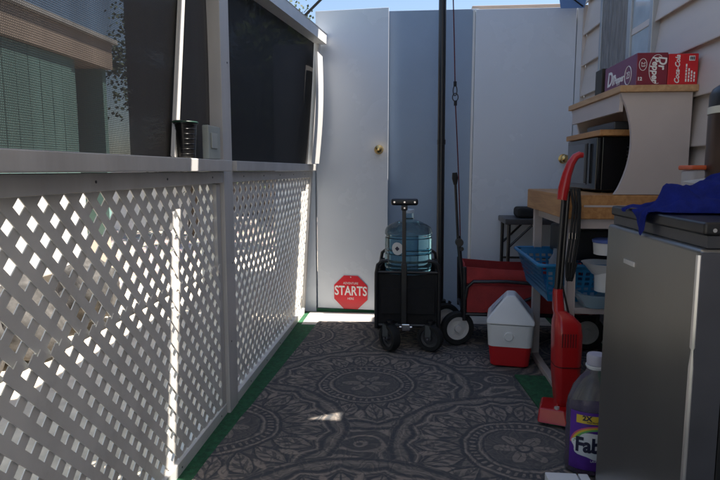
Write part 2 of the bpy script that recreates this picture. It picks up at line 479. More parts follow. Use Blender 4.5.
# ------------------------------------------------------------------ lattice fence
FX = -.765
def lean(bm):
    for v in bm.verts:
        k = max(0, (v.co.y - 2.3)/1.65); v.co.x += .068*v.co.z*k
    return bm
def clip_poly(poly, fn):
    out = []
    for i in range(len(poly)):
        a, b = poly[i], poly[(i+1) % len(poly)]; fa, fb = fn(a), fn(b)
        if fa >= 0: out.append(a)
        if fa*fb < 0:
            t = fa/(fa-fb); out.append((a[0]+(b[0]-a[0])*t, a[1]+(b[1]-a[1])*t))
    return out
def lattice(y0, y1, z0, z1, x, pitch=.075, w=.0264, th=.0026, phase=0.0, saw=False):
    bm = NB(); s2 = math.sqrt(.5); n = int((y1-y0+z1-z0)/pitch)+4
    for lay in (0, 1):
        for i in range(-n, n):
            c = y0 + phase + i*pitch + random.uniform(-.001, .001)
            # slat through (c, z0), direction (+-1, 1)
            d = (s2, s2) if lay == 0 else (-s2, s2); nn = (-d[1], d[0])
            if lay == 1: c = c + (z1-z0)
            a0, a1 = -3, 3
            if saw: a1 = (z1-z0)/s2
            hw = w/2
            poly = [(c+d[0]*a+nn[0]*h, z0+d[1]*a+nn[1]*h) for a, h in ((a0, -hw), (a1, -hw), (a1, hw), (a0, hw))]
            for fn in (lambda p: p[0]-y0, lambda p: y1-p[0], lambda p: p[1]-z0) + (() if saw else (lambda p: z1-p[1],)):
                if len(poly) > 2: poly = clip_poly(poly, fn)
            if len(poly) > 2:
                xa = x + lay*(th+.0003)
                prism(bm, poly, 'x', xa, xa+th)
    return bm
fence = thing('lattice_fence', 'white lattice fence with dark mesh screens above, left of the rug', 'fence', (-.78, 2.29, 0))
def P(name, bm, m, label=None): return part(name, bm, m, fence, label)
bm = NB(); box(bm, -.835, -.732, 2.225, 2.335, 0, 2.02, .004); P('post', bm, POSTW)
bm = NB(); box(bm, -.80, -.742, 3.905, 3.956, 0, 1.90, .004); P('post', lean(bm), POSTW)
bm = NB(); box(bm, -.835, -.732, .05, .16, 0, 2.02, .004); P('post', bm, POSTW)
# lattice panels
P('lattice_panel', lattice(.16, 2.224, .605, .948, FX, phase=.021), LATT)
P('lattice_panel', lean(lattice(2.336, 3.945, .05, .948, FX+.004, phase=.010)), LATT)
bm = lattice(.18, 2.19, .052, .625, FX+.0075, phase=.047, w=.0280, saw=True)
for v in bm.verts: v.co.x += .006*math.sin(v.co.y*3.1)+.010*max(0, v.co.z-.3)
P('lattice_patch', bm, LATT, 'lower patch of lattice with a stepped top edge')
# stile between panel and post
bm = NB(); box(bm, -.775, -.748, 2.175, 2.2225, .05, .946, .003); P('stile', bm, POSTW)
# rails
bm = NB(); box(bm, -.80, -.745, .16, 2.223, .0, .05, .004); P('bottom_rail', bm, WHITE)
bm = NB(); box(bm, -.79, -.735, 2.337, 3.888, .0, .05, .004); P('bottom_rail', lean(bm), WHITE)
bm = NB(); box(bm, -.795, -.735, .16, 2.223, .949, .993, .003); P('rail', bm, POSTW)
bm = NB(); box(bm, -.81, -.697, .10, 2.224, .9945, 1.037, .004); P('sill', bm, POSTW)
bm = NB(); box(bm, -.795, -.742, 2.337, 3.888, .949, .993, .003); P('rail', lean(bm), POSTW)
bm = NB(); box(bm, -.81, -.715, 2.337, 3.955, .9945, 1.037, .004); P('sill', lean(bm), POSTW)
bm = NB(); bar(bm, (-.735, 2.337, 1.795), (-.735, 3.955, 1.862), .065, .066, .004); lean(bm); P('top_beam', bm, WHITE)
bm = NB(); bar(bm, (-.735, .0, 1.775), (-.735, 2.223, 1.79), .065, .066, .004); P('top_beam', bm, WHITE)
nails = []
for y in (.5, .9, 1.3, 1.7, 2.1): nails += [(-.735, y, .972), (-.745, y+.05, .026)]
for y in (2.5, 2.8, 3.1, 3.4, 3.7): nails += [(-.742, y, .972), (-.735, y+.04, .026)]
nails += [(-.732, 2.262, .30), (-.732, 2.30, .62), (-.732, 2.262, 1.02), (-.732, 2.30, 1.42)]
for q in nails:
    bm = NB(); cyl(bm, (q[0]-.003, q[1], q[2]), (q[0]+.0012, q[1], q[2]), .0042, .0036, 10); lean(bm); P('nail', bm, DGREY)
# mesh screens
def sheet(x, y0, y1, z0, z1, amp=.004, n=16):
    bm = NB(); vs = {}
    for i in range(n+1):
        for j in range(n+1):
            y = y0+(y1-y0)*i/n; z = z0+(z1-z0)*j/n
            vs[i, j] = bm.verts.new((x + amp*math.sin(i*.9)*math.sin(PI*j/n), y, z))
    for i in range(n):
        for j in range(n): bm.faces.new((vs[i, j], vs[i+1, j], vs[i+1, j+1], vs[i, j+1]))
    return bm
P('screen', sheet(-.785, .16, 2.224, 1.037, 1.76), SCRN)
P('screen', sheet(-.797, 1.60, 2.224, 1.037, 1.76), SCRN2, 'second darker layer of mesh beside the post')
P('screen', lean(sheet(-.77, 2.336, 3.889, 1.037, 1.84)), SCRN3, 'almost black mesh of the far bay')

# ------------------------------------------------------------------ things on the sill
bm = NB(); lathe(bm, [(.036, 0), (.0375, .004), (.046, .108), (.050, .110), (.050, .120), (.046, .121), (.044, .112), (.036, .02)], (-.742, 1.875, 1.038), 32, sx=.75)
for zz in (1.052, 1.068, 1.084, 1.100, 1.116, 1.132):
    rr_ = .0382+.0085*(zz-1.042)/.104
    tube(bm, [(-.742+rr_*.75*math.cos(2*PI*k/28), 1.875+rr_*math.sin(2*PI*k/28), zz) for k in range(29)], .0009, 6)
pot = solo('black_pot', bm, mat('pot_gloss', (.008, .008, .009), .25, var=.2, spec=.4), 'small glossy black pot with green rim standing on the fence sill', 'pot', (-.742, 1.875, 1.038))
bm = NB(); tube(bm, [(-.742+.051*.75*math.cos(a), 1.875+.051*math.sin(a), 1.154) for a in [2*PI*k/24 for k in range(25)]], .003, 6)
part('rim', bm, mat('rim_green', (.02, .07, .045), .4), pot)
bm = NB(); box(bm, -.728, -.704, 1.985, 2.11, 1.038, 1.155, .004)
ob = thing('outlet_box', 'pale grey green outlet box on the sill between pot and post', 'outlet box', (-.716, 2.045, 1.038))
part('body', bm, mat('box_grey', (.42, .46, .43), .4), ob)
bm = NB(); box(bm, -.7035, -.699, 2.005, 2.065, 1.075, 1.13, .003); part('cover', bm, mat('box_cover', (.5, .53, .5), .35), ob)
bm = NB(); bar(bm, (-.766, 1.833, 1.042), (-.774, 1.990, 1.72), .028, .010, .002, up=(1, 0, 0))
solo('white_strip', bm, WHITE, 'thin white stake leaning against the near mesh screen behind the pot', 'strip', (-.758, 1.80, 1.04))  # thin white strip set against the mesh screen
# leaning board at the far end
bm = NB(); pts = []
n = 14
for i in range(n+1):
    t = i/n; z = 1.04+.70*t; yc = 3.74+.07*t; xc = -.635 + .03*t + .012*math.sin(t*PI) - .012*t*t
    pts.append((xc, yc, z))
vs = []
for (x, y, z) in pts:
    w = .085
    vs.append([bm.verts.new(q) for q in ((x, y-w, z), (x+.016, y-w, z), (x+.016+.006, y+w, z), (x+.006, y+w, z))])
for i in range(n):
    for k in range(4): bm.faces.new((vs[i][k], vs[i][(k+1) % 4], vs[i+1][(k+1) % 4], vs[i+1][k]))
bm.faces.new(vs[0][::-1]); bm.faces.new(vs[-1])
solo('white_board', bm, WHITE, 'bowed white board standing on the sill before the black screen', 'board', (-.635, 3.66, 1.04))

# ------------------------------------------------------------------ shed
shed = thing('shed', 'low shed with white doors and blue grey panel closing the corridor', 'shed', (.25, 4.0, 0))
bm = NB(); box(bm, -.165, .425, 3.985, 4.06, 0, 2.043, .003); part('wall', bm, SHEDB, shed, 'blue grey middle panel')
bm = NB(); box(bm, -.95, -.667, 3.99, 4.055, 0, 1.84, .003); part('side_panel', bm, DOORW, shed)
bm = NB(); box(bm, -.66, 1.10, 4.061, 5.6, 0, 2.02); part('body', bm, SHEDB, shed)
bm = NB(); box(bm, .38, 1.10, 4.0, 5.7, 2.046, 2.066, .003); part('roof', bm, BEIGE, shed)
bm = NB(); prism(bm, [(-.655, 3.985), (-.655, 4.012), (-.162, 3.962), (-.162, 3.932)], 'z', .03, 2.052, .003)
dl = part('door', bm, DOORW, shed, 'narrow white door standing slightly ajar')
bm = NB(); box(bm, .400, 1.035, 3.945, 3.983, .03, 2.030, .003); dr = part('door', bm, DOORW, shed)
bm = NB(); box(bm, 1.042, 1.092, 3.955, 4.0, 0, 2.04, .002); part('door_jamb', bm, DOORW, shed)
bm = NB(); box(bm, .385, .3975, 3.962, 3.984, 0, 2.03); part('door_jamb', bm, WHITE, shed)
bm = NB(); box(bm, -.66, 1.09, 3.957, 3.98, .008, .028, .002); part('sill', bm, mat('sill_green', (.02, .10, .05), .9, var=.2), shed)
def knob(x, y, z, dpar):
    bm = NB()
    lathe(bm, [(.030, 0), (.031, -.004), (.012, -.008), (.011, -.030), (.020, -.036), (.0265, -.048), (.024, -.060), (.012, -.066), (.004, -.0665)], (x, y, z), 24, axis='y')
    part('door_knob', bm, BRASS, dpar)
knob(-.225, 3.938, 1.135, dl); knob(.985, 3.944, 1.072, dr)
# octagon sign
oy = 3.951
sx_, sz_ = -.418, .150
so = thing('sign', 'small red octagonal STARTS sign low on the narrow white door', 'sign', (sx_, oy-.002, sz_-.118))
slope = (3.932-3.985)/(.493)
def sy(x): return 3.985 + (x+.655)*slope
bm = NB()
ang = [R_(22.5+45*k) for k in range(8)]
for rr, y0, y1 in ((.128, -.0045, -.0015),):
    t = NB(); prism(t, [(sx_+rr*math.cos(a), sz_+rr*math.sin(a)) for a in ang], 'y', y0, y1)
    for v in t.verts: v.co.y += sy(v.co.x)
    merge(bm, t)
face = part('plate', bm, SIGNR, so)
rt = Vector((1, slope, 0)).normalized()
def stext(b, size, dz, sxx=1.0, bold=0.0): text(so, b, size, INKW, (sx_, sy(sx_)-.0052, sz_+dz), rt, (0, 0, 1), sx=sxx, bold=bold)
stext('STARTS', .092, .008, .74, .0016)
stext('ADVENTURE', .022, .064, .85)
stext('HERE', .022, -.045, .9)
bm = NB(); cyl(bm, (sx_, sy(sx_)-.004, sz_+.108), (sx_, sy(sx_)-.0065, sz_+.108), .004, seg=10); part('screw', bm, INKW, so)

# ------------------------------------------------------------------ house on the right
house = thing('house', 'white lap sided house wall with a window along the right', 'house', (1.3, 1.5, 0))
bm = NB(); prof = [(1.16, 0)]
z = .10
prof += [(1.098, 0), (1.098, .139)]
z0 = .139
k = 0
while z0 < 2.55:
    prof += [(1.101, z0+.001), (1.0995, z0+.016), (1.087, z0+.016), (1.083, z0), (1.076, z0), (1.075, z0+.004)]; z0 += .190; k += 1
prof += [(1.16, z0)]
# build profile prism along Y
prism(bm, prof, 'y', -4.0, 3.944)
part('wall', bm, SIDING, house, smooth=0)
bm = NB(); box(bm, 1.162, 6.0, -4.0, 3.944, 0, 2.62); part('body', bm, SIDING, house)
bm = NB(); box(bm, 1.10, 6.3, -4.3, 3.90, 2.665, 2.74, .004); part('roof', bm, ROOFM, house)
bm = NB(); box(bm, 1.075, 1.1, 3.9445, 3.958, 0, 2.04); part('corner_trim', bm, SIDING, house)
wf = NB()
WX0, WX1 = 1.062, 1.10
Y0, Y1, Z0, Z1 = 2.80, 3.56, 1.36, 2.25
for a in ((Y0, Y1, Z0, Z0+.035), (Y0, Y1, Z1-.035, Z1)): box(wf, WX0, WX1, a[0], a[1], a[2], a[3], .003)
for a in ((Y0, Y0+.035), (Y1-.035, Y1)): box(wf, WX0, WX1, a[0], a[1], Z0+.0355, Z1-.0355, .003)
box(wf, WX0+.006, WX1, 3.085, 3.135, Z0+.0355, Z1-.0355, .003)
w = part('window', wf, WINAL, house)
bm = NB(); box(bm, 1.079, 1.084, Y0+.036, 3.084, Z0+.036, Z1-.036); part('pane', bm, WINGL, w)
bm = NB()
vs = []
for i in range(61):
    y = 3.137+(Y1-.037-3.137)*i/60; x = 1.0705+.004*math.sin(i*.85)+.003*math.sin(i*2.3)
    vs.append((bm.verts.new((x, y, Z0+.037)), bm.verts.new((x+.001, y, Z1-.037))))
for i in range(60): bm.faces.new((vs[i][0], vs[i+1][0], vs[i+1][1], vs[i][1]))
part('curtain', bm, CURT, w)

# ------------------------------------------------------------------ sun-blocking sails (mostly unseen) + pole
def fabric(poly, z, nsub, fn, th=.004):
    bm = NB(); t = NB()
    f = t.faces.new([t.verts.new((p[0], p[1], z)) for p in poly])
    bmesh.ops.triangulate(t, faces=t.faces[:])
    bmesh.ops.subdivide_edges(t, edges=t.edges[:], cuts=nsub, use_grid_fill=True)
    for v in t.verts: v.co.z += fn(v.co.x, v.co.y)
    merge(bm, t); return bm
SZ = 2.48
def slit(x): return 1.828 - .27*(x-.20) - (.14*(x+.1) if x < -.1 else 0)       # centre line of the gap shaped to drop the sun streak on the fence
def HW(x): return .028 if x > 0 else max(.019, .028+.09*x)
sl, sr = -.48, 1.06
xs = [sl, -.3, -.1, 0, .25, .5, .75, sr]
bm = NB()
for i in range(len(xs)-1):
    a_, b_ = xs[i], xs[i+1]
    bm.faces.new([bm.verts.new(p) for p in ((a_, -.45, SZ), (b_, -.45, SZ), (b_, slit(b_)-HW(b_), SZ), (a_, slit(a_)-HW(a_), SZ))])
solo('sun_block_sail', bm, SAILT, 'unseen tan fabric sheet added overhead for shade nearest the camera', 'shade sail', (.2, 0, SZ), 'shade sails overhead')  # unseen sheet added to block sun and warm the corridor light
# far sail: hanging corner, unseen sheet with a hole cut for a sun patch
bm = NB()
def quad(pts):
    bm.faces.new([bm.verts.new((p[0], p[1], SZ if len(p) < 3 else p[2])) for p in pts])
yA = lambda x: slit(x)+HW(x)
tx0, tx1, ty0, ty1 = .835, .955, 2.255, 2.350     # hole placed to land a sun patch on the rug
FARY = 3.735
for a_, b_ in zip([sl, -.3, -.1, 0, .25, .5], [-.3, -.1, 0, .25, .5, tx0]):
    quad([(a_, yA(a_)), (b_, yA(b_)), (b_, FARY), (a_, FARY)])
quad([(tx0, yA(tx0)), (sr, yA(sr)), (sr, ty0), (tx0, ty0)])
quad([(tx0, ty1), (sr, ty1), (sr, FARY), (tx0, FARY)])
quad([(tx1, ty0), (sr, ty0), (sr, ty1), (tx1, ty1)])
quad([(tx0, ty0+.004), (tx1-.0005, ty0+.075), (tx1-.0005, ty1-.0005), (tx0, ty1-.0005)])
# hanging corner
quad([(.80, FARY+.002, SZ), (sr+.015, FARY+.002, SZ), (1.055, 3.80, 2.06), (.895, 3.80, 1.995), ])
quad([(.895, 3.80, 1.995), (1.055, 3.80, 2.06), (1.04, 3.805, 1.985), (.90, 3.805, 1.985)])
farsail = solo('sun_block_sail', bm, SAILM, 'blue shade sail tied to black pole, its corner hanging above the right door', 'shade sail', (.2, 2.8, SZ), 'shade sails overhead')
bm = NB(); bar(bm, (.935, 3.793, 2.06), (1.03, 3.797, 1.992), .014, .004); part('webbing', bm, BLACKF, farsail)
pole = thing('shade_pole', 'tall thin black pole rising behind the black wagon', 'pole', (.178, 3.66, 0))
bm = NB(); cyl(bm, (.184, 3.66, .05), (.168, 3.66, 2.6), .0235, .0225, 20); part('pole', bm, BLACKM, pole)
bm = NB(); cyl(bm, (.178, 3.66, 1.155), (.178, 3.66, 1.185), .0262, seg=20); part('collar', bm, BLACKP, pole)
bm = NB(); lathe(bm, [(.15, 0), (.15, .025), (.045, .05), (.04, .16), (.028, .165)], (.184, 3.66, .0165), 24); part('base', bm, BLACKP, pole)
# rope with carabiner
rope = thing('rope', 'thin red and black rope with carabiner hanging beside the black pole', 'rope', (.25, 3.45, .5))
def line(a, b, n=8, sag=.004):
    a, b = Vector(a), Vector(b)
    return [a.lerp(b, i/n) + Vector((sag*math.sin(PI*i/n), 0, 0)) for i in range(n+1)]
bm = NB(); tube(bm, line((.195, 3.50, 2.48), (.240, 3.45, 1.495)), .0038, 6); part('cord', bm, ROPE, rope)
bm = NB(); tube(bm, line((.244, 3.45, 1.385), (.288, 3.40, .50)), .0038, 6); part('cord', bm, ROPE, rope)
bm = NB()
tube(bm, [(.241+.011*math.cos(a), 3.45, 1.452-.028*math.sin(a)+.0) for a in [2*PI*k/20 for k in range(21)]], .0035, 6)
tube(bm, [(.243+.016*math.cos(a), 3.45, 1.415+.022*math.sin(a)) for a in [2*PI*k/20 for k in range(21)]], .0035, 6)
part('carabiner', bm, DGREY, rope)
bm = NB()
for z, x in ((1.49, .2405), (1.382, .2445)): cyl(bm, (x, 3.45, z-.014), (x, 3.45, z+.014), .009, .009, 8)
islands('knot', bm, ROPEK, rope)
bm = NB(); tube(bm, [(-.80, 4.05, 1.985), (-.44, 3.80, 2.21), (-.47, 3.74, 2.48)], .009, 8)
solo('guy_rope', bm, ROPEK, 'black guy rope running over the fence top to the sail', 'rope', (-.8, 4.05, 1.98))

# ------------------------------------------------------------------ wagons
def wheel(parent, c, r, wd, ax, hubmat, turn=0.0):
    """ax: direction of the axle (unit vector)"""
    A = Vector(ax).normalized(); B = Vector((0, 0, 1)); D = A.cross(B)
    def place(bm):
        M = Matrix(((A.x, D.x, B.x), (A.y, D.y, B.y), (A.z, D.z, B.z)))
        for v in bm.verts: v.co = Vector(c) + M @ v.co
        return bm
    bm = NB(); lathe(bm, [(r*.70, -wd*.5), (r*.93, -wd*.5), (r, -wd*.28), (r, wd*.28), (r*.93, wd*.5), (r*.70, wd*.5), (r*.66, 0), (r*.70, -wd*.5)], (0, 0, 0), 32, axis='x', cap=False)
    w = part('wheel', place(bm), RUBBER, parent)
    bm = NB()
    lathe(bm, [(r*.68, -wd*.32), (r*.69, -wd*.2), (r*.69, wd*.2), (r*.68, wd*.32), (r*.5, wd*.25), (r*.5, -wd*.25), (r*.68, -wd*.32)], (0, 0, 0), 28, axis='x', cap=False)
    lathe(bm, [(r*.2, -wd*.55), (r*.22, -wd*.4), (r*.22, wd*.4), (r*.2, wd*.55)], (0, 0, 0), 18, axis='x')
    for k in range(6):
        a = 2*PI*k/6; bar(bm, (0, r*.18*math.cos(a), r*.18*math.sin(a)), (0, r*.56*math.cos(a), r*.56*math.sin(a)), wd*.35, r*.15, up=(1, 0, 0))
    lathe(bm, [(r*.55, -wd*.12), (r*.55, wd*.12)], (0, 0, 0), 28, axis='x')
    part('rim', place(bm), hubmat, w)
    return w
HUBW = mat('hub_white', (.62, .60, .57), .5, var=.06)
# black wagon (front end faces camera)
bwg = thing('wagon', 'black folding wagon with its handle upright, holding the water jug', 'wagon', (-.01, 3.3, .0165))
gz = .0165
x0, x1, y0, y1 = -.185, .150, 3.13, 3.60
# fabric tub: sagging front, sides with thickness, floor
bm = NB()
def panel(pa, pb, z0, z1, bulge, nrm, th=.006, n=12):
    pa, pb, nr = Vector(pa), Vector(pb), Vector(nrm); g = {}
    for i in range(n+1):
        for j in range(n+1):
            s, t = i/n, j/n
            top = z1 - .018*math.sin(PI*s)
            base = pa.lerp(pb, s); z = z0 + (top-z0)*t
            b = bulge*math.sin(PI*s)*math.sin(PI*t) + .003*math.sin(s*17+t*5)
            g[i, j, 0] = bm.verts.new((base.x+nr.x*b, base.y+nr.y*b, z)); g[i, j, 1] = bm.verts.new((base.x+nr.x*(b-th), base.y+nr.y*(b-th), z))
    for i in range(n):
        for j in range(n):
            for l in (0, 1): bm.faces.new((g[i, j, l], g[i+1, j, l], g[i+1, j+1, l], g[i, j+1, l]))
        for j in (0, n): bm.faces.new((g[i, j, 0], g[i+1, j, 0], g[i+1, j, 1], g[i, j, 1]))
panel((x0, y0, 0), (x1, y0, 0), .15, .445, .014, (0, -1, 0))
panel((x0, y1, 0), (x1, y1, 0), .15, .445, .014, (0, 1, 0))
panel((x0, y0, 0), (x0, y1, 0), .15, .445, .014, (-1, 0, 0))
panel((x1, y0, 0), (x1, y1, 0), .15, .445, .010, (1, 0, 0))
box(bm, x0+.004, x1-.004, y0+.004, y1-.004, .15, .165)
part('fabric_tub', bm, BLACKF, bwg)
bm = NB(); box(bm, x0+.02, x1-.02, y0-.018, y0-.008, .215, .36, .004); part('pocket', bm, BLACKF, bwg)
bm = NB()
R = .011
for y in (y0-.004, y1+.004):
    tube(bm, [(x0-.004, y, .13), (x0-.004, y, .44), (x0+.004, y, .485), (x0+.03, y, .505), (x0+.06, y, .508)], R, 10)
    tube(bm, [(x1+.004, y, .13), (x1+.004, y, .44), (x1-.004, y, .485), (x1-.03, y, .505), (x1-.06, y, .508)], R, 10)
    tube(bm, [(x0, y, .445), (x1, y, .445)], .007, 8)
    tube(bm, [(x0+.01, y, .150), (x1-.01, y, .150)], .011, 8)
for x in (x0-.004, x1+.004):
    tube(bm, [(x, y0, .445), (x, y1, .445)], .008, 8); tube(bm, [(x, y0, .14), (x, y1, .14)], .010, 8)
    tube(bm, [(x, y0+.03, .16), (x, y1-.03, .43)], .006, 8); tube(bm, [(x, y1-.03, .16), (x, y0+.03, .43)], .006, 8)
part('frame', bm, BLACKM, bwg)
bm = NB(); box(bm, -.05, -.002, y0-.036, y0-.016, .125, .165, .006)
cyl(bm, (-.06, y0-.026, .145), (.008, y0-.026, .145), .008, seg=12)
part('handle_bracket', bm, CHROME, bwg)
hy = y0-.030
bm = NB(); bar(bm, (-.036, hy, .17), (-.040, hy, .815), .021, .030, .003, up=(0, 1, 0)); bar(bm, (-.0365, hy, .17), (-.0375, hy, .50), .030, .038, .004, up=(0, 1, 0))
h = part('handle', bm, BLACKM, bwg)
bm = NB(); box(bm, -.110, .034, hy-.018, hy+.018, .812, .848, .012, 3); box(bm, -.056, -.022, hy-.020, hy+.020, .785, .8125, .005); part('grip', bm, BLACKP, h)
bm = NB()
for dx in (-.092, -.038, .016): cyl(bm, (dx, hy-.017, .830), (dx, hy-.0195, .830), .005, seg=10)
cyl(bm, (-.038, hy-.019, .799), (-.038, hy-.0215, .799), .004, seg=10)
islands('rivet', bm, CHROME, h)
for (cx, cy, ax) in ((-.112, 3.085, (.80, .60, 0)), (.108, 3.095, (.45, .89, 0))):
    wheel(bwg, (cx, cy, .075+gz), .074, .048, ax, DGREY)
    bm = NB(); A = Vector(ax).normalized()
    for s in (-1, 1): bar(bm, Vector((cx, cy, .085+gz))+A*.032*s, Vector((cx, cy+.01, .165))+A*.032*s, .006, .03)
    cyl(bm, (cx, cy+.01, .15), (cx, cy+.01, .185), .018, seg=14)
    bar(bm, Vector((cx, cy+.01, .168))-A*.036, Vector((cx, cy+.01, .168))+A*.036, .03, .008)
    part('caster_fork', bm, BLACKM, bwg)
    bm = NB(); tube(bm, [Vector((cx, cy, .075+gz))-A*.038, Vector((cx, cy, .075+gz))+A*.038], .006, 8); part('axle', bm, CHROME, bwg)
for cx in (x0-.012, x1+.012): wheel(bwg, (cx, 3.55, .075+gz), .074, .035, (1, 0, 0), DGREY)
# water jug in it
JC = (-.017, 3.35, .166)
jug = thing('water_jug', 'clear blue five gallon water jug standing in the black wagon', 'water jug', JC)
def ribs(o):
    out = []
    for z in (.05, .16, .27, .36): out += [(.136-o, z), (.136-o, z+.085), (.131-o, z+.092), (.131-o, z+.100)]
    return out
bm = NB(); lathe(bm, [(.085, 0), (.118, .004), (.134, .02)] + ribs(0) + [(.137, .468), (.136, .487), (.128, .505), (.105, .522), (.070, .538), (.040, .548), (.030, .556), (.028, .566), (.028, .590), (.030, .592), (.030, .602)], JC, 40)
part('body', bm, JUG, jug)
bm = NB(); lathe(bm, [(.08, .004), (.114, .008), (.130, .022)] + ribs(.004) + [(.1325, .466), (.131, .470)], JC, 40); part('water', bm, WATER, jug)
bm = NB(); lathe(bm, [(.0325, .588), (.033, .604), (.030, .609), (.012, .611)], JC, 24); part('cap', bm, mat('jug_cap', (.48, .58, .68), .4), jug)
def curved_disc(c, r_cyl, a0, z, rad, n=20, lift=.0015, sy=1.0):
    bm = NB(); C = Vector(c)
    def pt(u, v): return C + Vector(((r_cyl+lift)*math.cos(a0+u/r_cyl), sy*(r_cyl+lift)*math.sin(a0+u/r_cyl), z+v))
    rings = [[bm.verts.new(pt(rad*q*math.cos(2*PI*k/n), rad*q*math.sin(2*PI*k/n))) for k in range(n)] for q in (.33, .66, 1)]
    c0 = bm.verts.new(pt(0, 0))
    for k in range(n):
        bm.faces.new((c0, rings[0][k], rings[0][(k+1) % n]))
        for i in (0, 1): bm.faces.new((rings[i][k], rings[i+1][k], rings[i+1][(k+1) % n], rings[i][(k+1) % n]))
    return bm
lb = part('label', curved_disc(JC, .138, R_(-116), .395, .036), LABELW, jug)
bm = curved_disc(JC, .138, R_(-116), .395, .014, n=4, lift=.003); part('emblem', bm, INKD, lb)

# red wagon (side on, partly behind the cart)
rwg = thing('wagon', 'red fabric folding wagon with white wheel hubs behind the white cooler', 'wagon', (.6, 3.35, .0165))
bm = NB()
x0, x1, y0, y1 = .31, 1.00, 3.19, 3.56
panel((x0, y0, 0), (x1, y0, 0), .215, .375, .018, (0, -1, 0))
panel((x0, y1, 0), (x1, y1, 0), .215, .462, .018, (0, 1, 0))
panel((x0, y0, 0), (x0, y1, 0), .215, .462, .018, (-1, 0, 0))
panel((x1, y0, 0), (x1, y1, 0), .215, .462, .018, (1, 0, 0))
box(bm, x0+.005, x1-.005, y0+.005, y1-.005, .215, .23)
part('fabric_tub', bm, REDF, rwg)
bm = NB(); panel((x0-.004, y0-.008, 0), (x1, y0-.008, 0), .380, .472, .010, (0, -1, 0)); part('rim_band', bm, REDF, rwg)
bm = NB()
tube(bm, [(x0-.01, y0-.014, .30), (x0-.002, y0-.016, .36), (x0+.03, y0-.024, .392), (x0+.2, y0-.032, .397), (x0+.36, y0-.03, .385), (x1, y0-.02, .345)], .0095, 10)
tube(bm, [(x0+.17, y0-.022, .225), (x0+.40, y0-.028, .335)], .008, 8)
tube(bm, [(x0+.17, y1+.022, .225), (x0+.40, y1+.028, .335)], .008, 8)
for y in (y0-.006, y1+.006):
    tube(bm, [(x0-.012, y, .17), (x0-.018, y, .47)], .012, 10); tube(bm, [(x1+.012, y, .17), (x1+.018, y, .47)], .012, 10)
    tube(bm, [(x0-.01, y, .205), (x1+.01, y, .205)], .010, 8)
for x in (x0-.014, x1+.014): tube(bm, [(x, y0, .205), (x, y1, .205)], .010, 8)
part('frame', bm, BLACKM, rwg)
wheel(rwg, (.262, 3.225, .098+gz), .096, .042, (.28, -.96, 0), HUBW)
wheel(rwg, (.205, 3.42, .098+gz), .096, .042, (.28, -.96, 0), HUBW)
wheel(rwg, (.96, 3.2, .098+gz), .096, .042, (0, 1, 0), HUBW); wheel(rwg, (.96, 3.55, .098+gz), .096, .042, (0, 1, 0), HUBW)
bm = NB()
for (cx, cy) in ((.262, 3.225), (.205, 3.42)):
    bar(bm, (cx+.004, cy+.03, .11), (cx+.03, cy+.035, .215), .03, .012)
tube(bm, [(.262, 3.225, .115), (.205, 3.42, .115)], .008, 8)
part('axle', bm, BLACKM, rwg)
bm = NB(); tube(bm, [(.292, 3.21, .20), (.285, 3.20, .36), (.262, 3.20, .58), (.258, 3.20, .64)], .012, 10); tube(bm, [(.258, 3.20, .57), (.234, 3.20, .94)], .0075, 10)
h = part('handle', bm, BLACKM, rwg)
bm = NB(); tube(bm, [(.2345, 3.20, .92), (.2325, 3.20, .955), (.230, 3.20, .985)], [.009, .017, .013], 12); part('grip', bm, RUBBER, h)
bm = NB(); cyl(bm, (.262, 3.175, .605), (.262, 3.22, .605), .022, seg=14); cyl(bm, (.275, 3.178, .57), (.275, 3.185, .57), .012, seg=10); part('joint', bm, BLACKP, h)

# ------------------------------------------------------------------ small cooler
cl_ = thing('cooler', 'small white cooler with tent shaped lid and red base beside the cart', 'cooler', (.492, 2.99, gz))
def cooler_rot(bm):
    bmesh.ops.rotate(bm, verts=bm.verts[:], cent=(.492, 2.99, 0), matrix=Matrix.Rotation(R_(-9), 3, 'Z')); bmesh.ops.translate(bm, vec=(.018, -.03, 0), verts=bm.verts[:]); return bm
def loft(secs, r, bm, n=4):
    rings = []
    for (z, hx, y0, y1) in secs:
        rings.append([bm.verts.new((.492+p[0], p[1], z)) for p in rbox(-hx, hx, y0, y1, min(r, hx*.9), n)])
    m = len(rings[0])
    for i in range(len(rings)-1):
        for k in range(m): bm.faces.new((rings[i][k], rings[i][(k+1) % m], rings[i+1][(k+1) % m], rings[i+1][k]))
    bm.faces.new(rings[0][::-1]); bm.faces.new(rings[-1]); return bm
bm = loft([(gz, .085, 2.905, 3.075), (gz+.008, .094, 2.893, 3.087), (.118, .104, 2.882, 3.098), (.124, .104, 2.882, 3.098)], .03, NB()); part('base', cooler_rot(bm), REDC, cl_)
bm = loft([(.1245, .107, 2.879, 3.101), (.20, .1115, 2.874, 3.106), (.236, .1135, 2.872, 3.108)], .03, NB()); part('body', cooler_rot(bm), WHITEP, cl_)
bm = NB()
prism(bm, [(.492-.1165, .237), (.492+.1165, .237), (.492+.1165, .262), (.492+.020, .378), (.492-.020, .378), (.492-.1165, .262)], 'y', 2.868, 3.112, .010)
for v in bm.verts:
    k = max(0, (v.co.z-.255)/.12); v.co.y += .055*k if v.co.y < 2.99 else -.055*k
part('lid', cooler_rot(bm), WHITEP, cl_)
bm = NB(); cyl(bm, (.485, 2.866, .180), (.485, 2.876, .180), .020, .024, 20); part('button', cooler_rot(bm), WHITEP, cl_)
bm = NB()
for s in (-1, 1):
    q = [Vector((.492+s*a, y, z)) for a, y, z in ((.040, 2.945, .3575), (.095, 2.91, .2905), (.095, 3.07, .2905), (.040, 3.035, .3575))]
    nrm = Vector((s*.77, 0, .64))*.0015
    bm.faces.new([bm.verts.new(p+nrm) for p in q])
